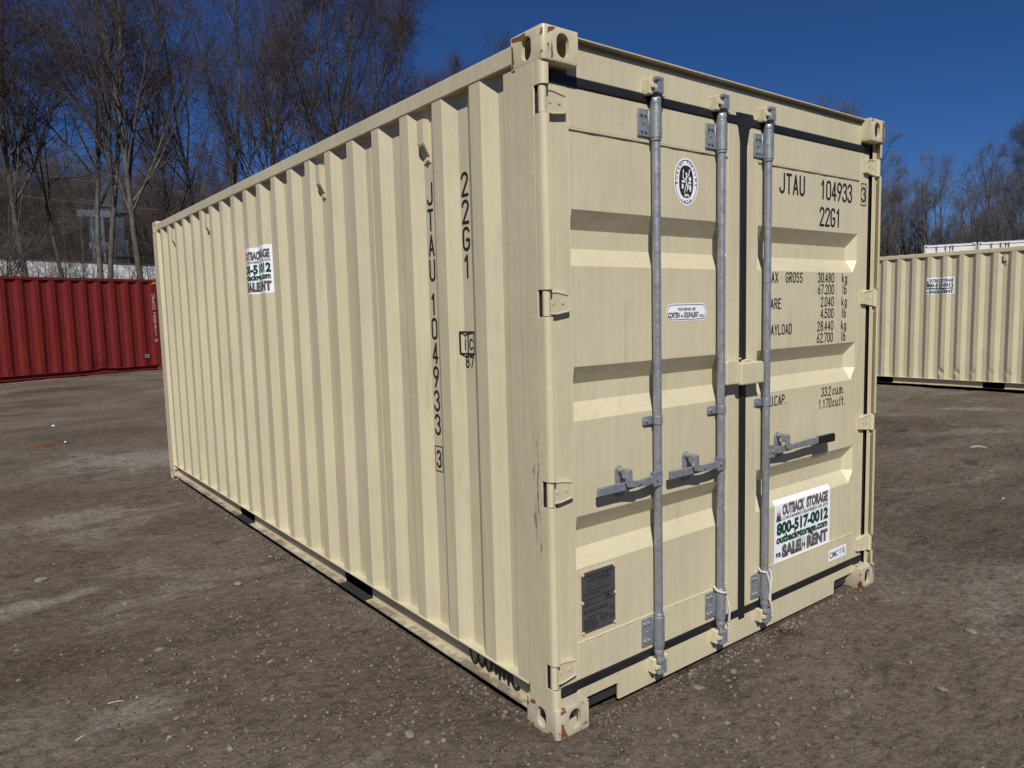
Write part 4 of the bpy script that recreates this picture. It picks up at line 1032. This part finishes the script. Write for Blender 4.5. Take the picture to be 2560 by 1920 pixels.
def children(Pt, Rd, n, t0, t1, ang, rg, expo=1.0):
    N0, s, _ = Pt.shape; idx = np.repeat(np.arange(N0), n); t = t0 + (t1-t0)*rg.random(len(idx))**expo
    f = t*(s-1); i = np.minimum(f.astype(int), s-2); fr = (f - i)[:, None]
    p = Pt[idx, i]*(1-fr) + Pt[idx, i+1]*fr; d = unit(Pt[idx, i+1] - Pt[idx, i]); r = Rd[idx, i]*(1-fr[:, 0]) + Rd[idx, i+1]*fr[:, 0]
    a = np.radians(ang[0] + (ang[1]-ang[0])*rg.random(len(idx)))[:, None]
    return p, unit(d*np.cos(a) + perp(d, rg)*np.sin(a)), r, t, idx
def join(parts):
    Vs, Fs, o = [], [], 0
    for V, F in parts: Vs.append(V); Fs.append(F+o); o += len(V)
    return np.concatenate(Vs), np.concatenate(Fs)
def tree_mesh(seed, h, stems, fork, spread, dens, r0, first=.28, twl=.55, n3=7, n4=4):
    rg = np.random.default_rng(seed)
    P0 = np.zeros((stems, 3)); P0[:, :2] = rg.normal(size=(stems, 2))*.12*(stems > 1); D = np.zeros((stems, 3)); D[:, 2] = 1
    D[:, :2] = rg.normal(size=(stems, 2))*(.05 if stems == 1 else fork); D = unit(D)
    Ln = h*(.92 + .12*rg.random(stems)); Pt, Rd = limbs(P0, D, Ln, np.full(stems, r0), 12, .055, .02, rg, .08)
    Rd[:, 0] *= 1.25
    trunk = [tubes(Pt, Rd, 8)]; crown = []
    n1 = max(6, int(24*dens/stems**.5)); p, d, r, t, _ = children(Pt, Rd, n1, first, .97, spread, rg, .9)
    L1 = h*.36*(1.12 - .80*t)*(.7 + .6*rg.random(len(t))); r1 = np.minimum(r*.62, .055)
    A1, B1 = limbs(p, d, L1, r1, 7, .10, .075, rg, .15); trunk.append(tubes(A1, B1, 5))
    p, d, r, t, ix = children(A1, B1, 9, .18, .98, (22, 48), rg); L2 = L1[ix]*.46*(1.15-.6*t)*(.6 + .7*rg.random(len(t)))
    A2, B2 = limbs(p, d, L2, np.maximum(r*.6, .007), 5, .13, .05, rg, .2); crown.append(tubes(A2, B2, 4))
    p, d, r, t, ix = children(A2, B2, n3, .15, 1.0, (22, 55), rg); L3 = np.maximum(L2[ix]*.5, .35)*(.6 + .7*rg.random(len(t)))
    A3, B3 = limbs(p, d, L3, np.maximum(r*.6, .0048), 3, .16, .03, rg, .35); crown.append(tubes(A3, B3, 3))
    p, d, r, t, ix = children(A3, B3, n4, .1, 1.0, (25, 60), rg); L4 = twl*(.4 + .8*rg.random(len(t)))
    A4, B4 = limbs(p, d, L4, np.maximum(r*.6, .0034), 1, .2, .0, rg, .5); crown.append(tubes(A4, B4, 3))
    # twigs straight on the stems
    p, d, r, t, ix = children(Pt, Rd, int(26*dens), .2, 1.0, (40, 75), rg); A5, B5 = limbs(p, d, .5 + .9*rg.random(len(t)), np.full(len(t), .006), 3, .18, .03, rg, .3); crown.append(tubes(A5, B5, 3))
    return np_mesh('trunk', *join(trunk)), np_mesh('crown', *join(crown), sm=False)
KINDS = {
 'tall_a': tree_mesh(11, 15.0, 1, .0, (22, 42), 1.05, .100), 'tall_b': tree_mesh(12, 16.0, 2, .10, (20, 40), .95, .092), 'tall_c': tree_mesh(13, 14.5, 1, .0, (25, 48), 1.1, .092, .22),
 'slim': tree_mesh(14, 14.0, 1, .0, (18, 34), .8, .070, .25), 'vase': tree_mesh(15, 9.5, 5, .30, (18, 38), .55, .090, .25, .5, 5, 2), 'vase_b': tree_mesh(16, 9.0, 4, .26, (22, 44), .6, .090, .2, .5, 5, 2), 'small': tree_mesh(17, 7.5, 3, .22, (25, 50), .55, .055, .12, .45, 5, 3)}
for k, (tm, cm) in KINDS.items():
    dark = k in ('slim', 'vase_b', 'tall_c')
    tm.materials.append(M['bark_dark'] if dark else M['bark']); cm.materials.append(M['twig'] if k.startswith('tall') or k == 'slim' else M['twig_grey'])
rt = random.Random(21)
def tree(kind, az, d, sc, label, group, rz=None, tilt=0):
    x, y = at(az, d); r = empty('bare_tree', (x, y, float(ground_z(x, y)) - .06), rt.uniform(0, 6.28) if rz is None else rz)
    r.rotation_euler = (R(rt.uniform(-2.5, 2.5) + tilt), R(rt.uniform(-2.5, 2.5)), r.rotation_euler[2]); r.scale = (sc, sc, sc)
    prop(r, label, 'tree', group)
    for n, me in zip(('trunk', 'crown'), KINDS[kind]): link(n, me, None, r)
DESC = {'tall_a': 'tall straight bare tree', 'tall_b': 'tall twin-stemmed bare tree', 'tall_c': 'tall spreading dark-barked bare tree', 'slim': 'slender dark bare tree', 'vase': 'vase-shaped many-stemmed bare tree', 'vase_b': 'forked bare tree with four dark stems', 'small': 'low bushy bare tree'}
def row(items, place, group):
    for kind, az, d, sc in items: tree(kind, az, d, sc, DESC[kind] + ' ' + place, group)
row((('tall_c', 1.2, 31, 1.34), ('tall_a', 4.6, 33, 1.30), ('slim', 6.9, 34, 1.35), ('tall_b', 8.6, 32, 1.25), ('tall_a', 11.2, 31.0, 1.28), ('small', 2.4, 29.5, .85), ('small', 6.9, 29.5, .7), ('vase_b', 12.8, 33, 1.0)), 'rising behind the red container', 'bare trees behind the red container')
row((('slim', 13.6, 35, 1.40), ('tall_b', 16.6, 36, 1.36), ('tall_a', 19.0, 38, 1.42), ('tall_c', 21.9, 35, 1.40), ('tall_b', 24.0, 38, 1.42), ('slim', 25.6, 36, 1.36), ('tall_a', 26.9, 43, 1.30), ('tall_c', 28.8, 46, 1.12), ('slim', 30.6, 48, 1.22), ('tall_b', 32.2, 52, 1.10), ('tall_a', 37.0, 50, 1.36), ('slim', 34.6, 54, 1.22), ('slim', 38.4, 52, 1.30)), 'beyond the long side of the cream container', 'bare trees beyond the long side of the container')
row((('small', 60.0, 50, 1.80), ('small', 61.2, 51, 1.66), ('vase', 58.9, 52, 1.30)), 'showing over the roof of the cream container', 'bare treetops over the container roof')
row((('vase', 64.8, 56, 1.10), ('vase_b', 66.3, 58, 1.16), ('vase', 67.8, 57, 1.08), ('vase_b', 69.3, 60, 1.02), ('vase', 70.6, 61, 1.08), ('tall_c', 73.3, 60, .86), ('vase_b', 71.8, 58, 1.16), ('small', 70.0, 56, 1.1), ('vase', 63.2, 60, 1.05), ('tall_a', 75.4, 58, .85), ('small', 65.4, 55, 1.2), ('small', 67.0, 56, 1.15)), 'behind the white containers', 'bare trees behind the white containers')
def far(n, azr, dr, scr, kinds, place, group):
    row([(rt.choice(kinds), rt.uniform(*azr), rt.uniform(*dr), rt.uniform(*scr)) for _ in range(n)], place, group)
far(30, (-3, 20), (62, 88), (.75, 1.05), ['tall_c', 'slim', 'vase_b', 'vase', 'small', 'small'], 'far back in the wood behind the red container', 'bare trees far back in the wood')
far(15, (18, 42), (56, 84), (.8, 1.1), ['tall_c', 'slim', 'vase_b', 'vase', 'small'], 'far back beyond the long side of the container', 'bare trees far back beyond the container')
far(9, (60, 77), (72, 96), (.75, 1.0), ['slim', 'vase_b', 'vase', 'small', 'small'], 'far back beyond the white containers', 'bare trees far back beyond the white containers')
# tangled undergrowth that nobody could count
def thicket(seed, azr, dr, n, hr):
    rg = np.random.default_rng(seed); az = np.radians(rg.uniform(*azr, n)); d = rg.uniform(*dr, n); x = CX + d*np.sin(az); y = CY + d*np.cos(az)
    P0 = np.stack([x, y, ground_z(x, y) - .05], -1); D = rg.normal(size=(n, 3))*.33; D[:, 2] = 1; h = rg.uniform(*hr, n)
    A1, B1 = limbs(P0, unit(D), h, rg.uniform(.010, .03, n), 5, .14, .02, rg, .2); ps = [tubes(A1, B1, 3)]
    p, dd, r, t, ix = children(A1, B1, 6, .15, 1.0, (25, 60), rg); A2, B2 = limbs(p, dd, h[ix]*.4*(1.2-t)*(.5 + rg.random(len(t))), np.maximum(r*.6, .005), 3, .18, .02, rg, .3); ps.append(tubes(A2, B2, 3))
    p, dd, r, t, ix = children(A2, B2, 3, .2, 1.0, (25, 60), rg); A3, B3 = limbs(p, dd, .3 + .55*rg.random(len(t)), np.maximum(r*.6, .0045), 1, .2, 0, rg, .5); ps.append(tubes(A3, B3, 3))
    return np_mesh('undergrowth', *join(ps), sm=False)
M['brush'] = bark('brown brush', (.040, .031, .026), (.100, .080, .066), 2)
for sd_, azr, dr, n, hr, lab in ((1, (-2, 16), (64, 100), 3600, (3.0, 8.5), 'brown tangled undergrowth at the back of the wood'), (3, (-2, 13.5), (33, 43), 330, (2.5, 6.5), 'thin brown saplings and brush close behind the red container'), (2, (62, 76), (58, 84), 1000, (2.5, 5.5), 'grey brown tangled undergrowth behind the white containers')):
    prop(link('undergrowth', thicket(sd_, azr, dr, n, hr), M['brush']), lab, 'undergrowth', None, 'stuff')

# ================================================================== SMALL THINGS ON THE GROUND
def stone_mat(name, stops):
    m, t, b = newmat(name); g = t.nodes.new('ShaderNodeNewGeometry')
    c = ramp(t, g.outputs['Random Per Island'], stops); v = coords(t)
    c = mix(t, 1.0, c, ramp(t, noise(t, v, 60, 5, .7), [(.3, .7), (.7, 1.3)]), 'MULTIPLY'); t.links.new(c, b.inputs['Base Color']); b.inputs['Roughness'].default_value = .9
    return m
M['gravel'] = stone_mat('gravel', [(0, (.060, .050, .040)), (.45, (.105, .090, .075)), (.8, (.165, .145, .125)), (1, (.24, .22, .195))])
M['stone'] = stone_mat('stone', [(0, (.09, .075, .06)), (1, (.16, .14, .12))])
ICO = bmesh.new(); bmesh.ops.create_icosphere(ICO, subdivisions=1, radius=1); IV = np.array([v.co[:] for v in ICO.verts]); IF = np.array([[v.index for v in f.verts] for f in ICO.faces])
OV = np.array([(1,0,0),(-1,0,0),(0,1,0),(0,-1,0),(0,0,1),(0,0,-1)], float); OF = np.array([(0,2,4),(2,1,4),(1,3,4),(3,0,4),(2,0,5),(1,2,5),(3,1,5),(0,3,5)])
def pebbles(seed, n, VB, FB, rmin, rmax, dmin, dmax, clump):
    rg = np.random.default_rng(seed); az = np.radians(rg.uniform(-2, 78, n*3)); d = dmin*(dmax/dmin)**rg.random(n*3)**.8
    x = CX + d*np.sin(az); y = CY + d*np.cos(az)
    keep = (vnoise(x*clump+50, y*clump) + .25*vnoise(x*clump*4, y*clump*4) > .02 + .25*rg.random(len(x)) - .18) & ~((x > -.03) & (x < W+.03) & (y > -.0) & (y < L+.03))
    for fx, fy in FITS: keep &= np.hypot(x-fx, y-fy) > .16
    x, y = x[keep][:n], y[keep][:n]; m = len(x); s = rmin*(rmax/rmin)**(rg.random(m)**2.6)
    sc = s[:, None]*np.stack([rg.uniform(.8, 1.3, m), rg.uniform(.7, 1.1, m), rg.uniform(.45, .8, m)], -1); a = rg.uniform(0, 6.28, m); ca, sa = np.cos(a), np.sin(a)
    V = VB[None]*(1 + .25*rg.uniform(-1, 1, (m, len(VB), 1)))*sc[:, None]
    V = np.stack([V[..., 0]*ca[:, None] - V[..., 1]*sa[:, None], V[..., 0]*sa[:, None] + V[..., 1]*ca[:, None], V[..., 2]], -1)
    V += np.stack([x, y, ground_z(x, y) + sc[:, 2]*.35], -1)[:, None]
    F = FB[None] + (np.arange(m)*len(VB))[:, None, None]
    return V.reshape(-1, 3), F.reshape(-1, 3)
V3, F3 = pebbles(8, 4500, IV, IF, .0035, .014, 1.7, 14, 1.1); V1, F1 = pebbles(5, 22000, OV, OF, .0022, .010, 1.6, 26, 1.6); V2, F2 = pebbles(6, 1500, IV, IF, .005, .014, 1.8, 30, .9)
def grit_line(seed, n):
    rg = np.random.default_rng(seed); k = rg.random(n) < .62; t_ = rg.random(n)
    x = np.where(k, -.005 - .07*rg.random(n)**2 + .03, .2 + 2.05*t_); y = np.where(k, .2 + 5.6*t_, .035 - .075*rg.random(n)**2)
    m = n; s_ = .003*(4.5**(rg.random(m)**2)); sc = s_[:, None]*np.stack([rg.uniform(.8, 1.3, m), rg.uniform(.7, 1.1, m), rg.uniform(.5, .9, m)], -1)
    V = IV[None]*(1 + .25*rg.uniform(-1, 1, (m, len(IV), 1)))*sc[:, None] + np.stack([x, y, ground_z(x, y) + sc[:, 2]*.3], -1)[:, None]
    return V.reshape(-1, 3), (IF[None] + (np.arange(m)*len(IV))[:, None, None]).reshape(-1, 3)
V3, F3 = join([(V3, F3), grit_line(12, 2200)])
M['clod'] = stone_mat('dirt crumbs', [(0, (.080, .060, .044)), (.6, (.125, .099, .076)), (1, (.155, .127, .100))])
prop(link('dirt_crumbs', np_mesh('dirt_crumbs', V3, F3, sm=False), M['clod']), 'loose brown crumbs of dirt on the yard', 'dirt', None, 'stuff')
prop(link('gravel', np_mesh('gravel', *join([(V1, F1), (V2, F2)]), sm=False), M['gravel']), 'fine grey and brown gravel scattered on the dirt', 'gravel', None, 'stuff')
def stone(x, y, s, flat=.55):
    rg = np.random.default_rng(int((x*97 + y*131)*100) % 99991); bm = bmesh.new(); bmesh.ops.create_icosphere(bm, subdivisions=2, radius=1)
    for v in bm.verts: v.co = Vector(v.co)*(1 + rg.uniform(-.16, .16))
    for v in bm.verts: v.co = (v.co.x*s*1.25, v.co.y*s*.9, v.co.z*s*flat)
    me = bpy.data.meshes.new('stone'); bm.to_mesh(me); bm.free(); o = link('stone', me, M['stone']); o.location = (x, y, float(ground_z(x, y)) + s*flat*.35); o.rotation_euler = (0, 0, rg.uniform(0, 6.28))
    return o
for x, y, s in ((.38, -.24, .016), (1.12, -.10, .018), (.73, -.07, .020), (.96, -.09, .021), (.75, -.44, .017), (.61, -.31, .014), (.66, -.48, .013), (2.14, -.61, .028), (.72, -.68, .012), (1.5, -.74, .022)):
    prop(stone(x, y, s*.8), 'small stone lying on the dirt in front of the container doors', 'stone', 'stones in front of the doors')
for x, y, s in ((-.40, .41, .026), (-.30, .53, .013), (-.37, .33, .015), (-.46, .46, .012), (-1.07, 1.14, .015), (-.74, 1.06, .014), (-.40, 2.53, .032), (-1.35, 3.45, .040), (-.98, 1.90, .022), (-1.0, 2.66, .026)):
    prop(stone(x, y, s*.8), 'small stone lying on the dirt beside the container long side', 'stone', 'stones beside the long side')
M['straw'] = plain('dry straw', (.42, .36, .25), .8)
for (xa, ya), (xb, yb), rr in (((-1.275, 1.45), (-1.215, 1.435), .0028), ((-1.42, 1.22), (-1.385, 1.235), .0035), ((-.965, 1.42), (-.945, 1.46), .003), ((-.615, 1.38), (-.585, 1.385), .0025), ((7.14, 1.22), (7.16, 1.08), .012)):
    za, zb = float(ground_z(xa, ya)), float(ground_z(xb, yb))
    mid = ((xa+xb)/2 + .004, (ya+yb)/2 + .003, (za+zb)/2 + rr*1.6)
    prop(MB().tube([(xa, ya, za + rr*.8), mid, (xb, yb, zb + rr*.8)], [rr, rr*.9, rr*.5], 5).obj('straw_piece', M['straw']), 'thin pale piece of straw lying on the dirt', 'straw', 'bits of straw on the dirt')
# twist of rusty wire by the door sill
zg = float(ground_z(1.47, -.03)) + .004
pw = [(1.455, -.005, zg), (1.452, -.045, zg + .004), (1.500, -.062, zg + .010), (1.512, -.030, zg + .006), (1.462, -.008, zg + .012), (1.468, -.050, zg + .016), (1.506, -.046, zg + .014), (1.495, -.020, zg + .004), (1.440, .010, zg + .008), (1.405, .004, zg + .002)]
fine = []
for i in range(len(pw)-1):
    for k in range(5): fine.append(Vector(pw[i]).lerp(Vector(pw[i+1]), k/5))
prop(MB().tube(fine, .0024, 5).obj('wire_scrap', M['wire']), 'twist of rusty wire on the ground below the right door', 'wire')
x, y = -.82, 9.32; zg = float(ground_z(x, y))
prop(MB().prism([(x - .10, y - .02), (x - .02, y + .03), (x + .09, y + .02), (x + .11, y - .03), (x, y - .04)], zg, zg + .045, 'z').obj('brick_fragment', plain('rust brown scrap', (.12, .045, .02), .8)), 'rust brown scrap lying on pale dirt between the two containers', 'scrap')
for x, y, q in ((-.54, 9.70, .02), (-.49, 11.75, .022), (5.0, .2, .010)):
    o = stone(x, y, q, .7); o.name = 'white_pebble'; o.data.materials.clear(); o.data.materials.append(M['sticker']); prop(o, 'small white pebble on the dirt', 'stone', 'white pebbles')
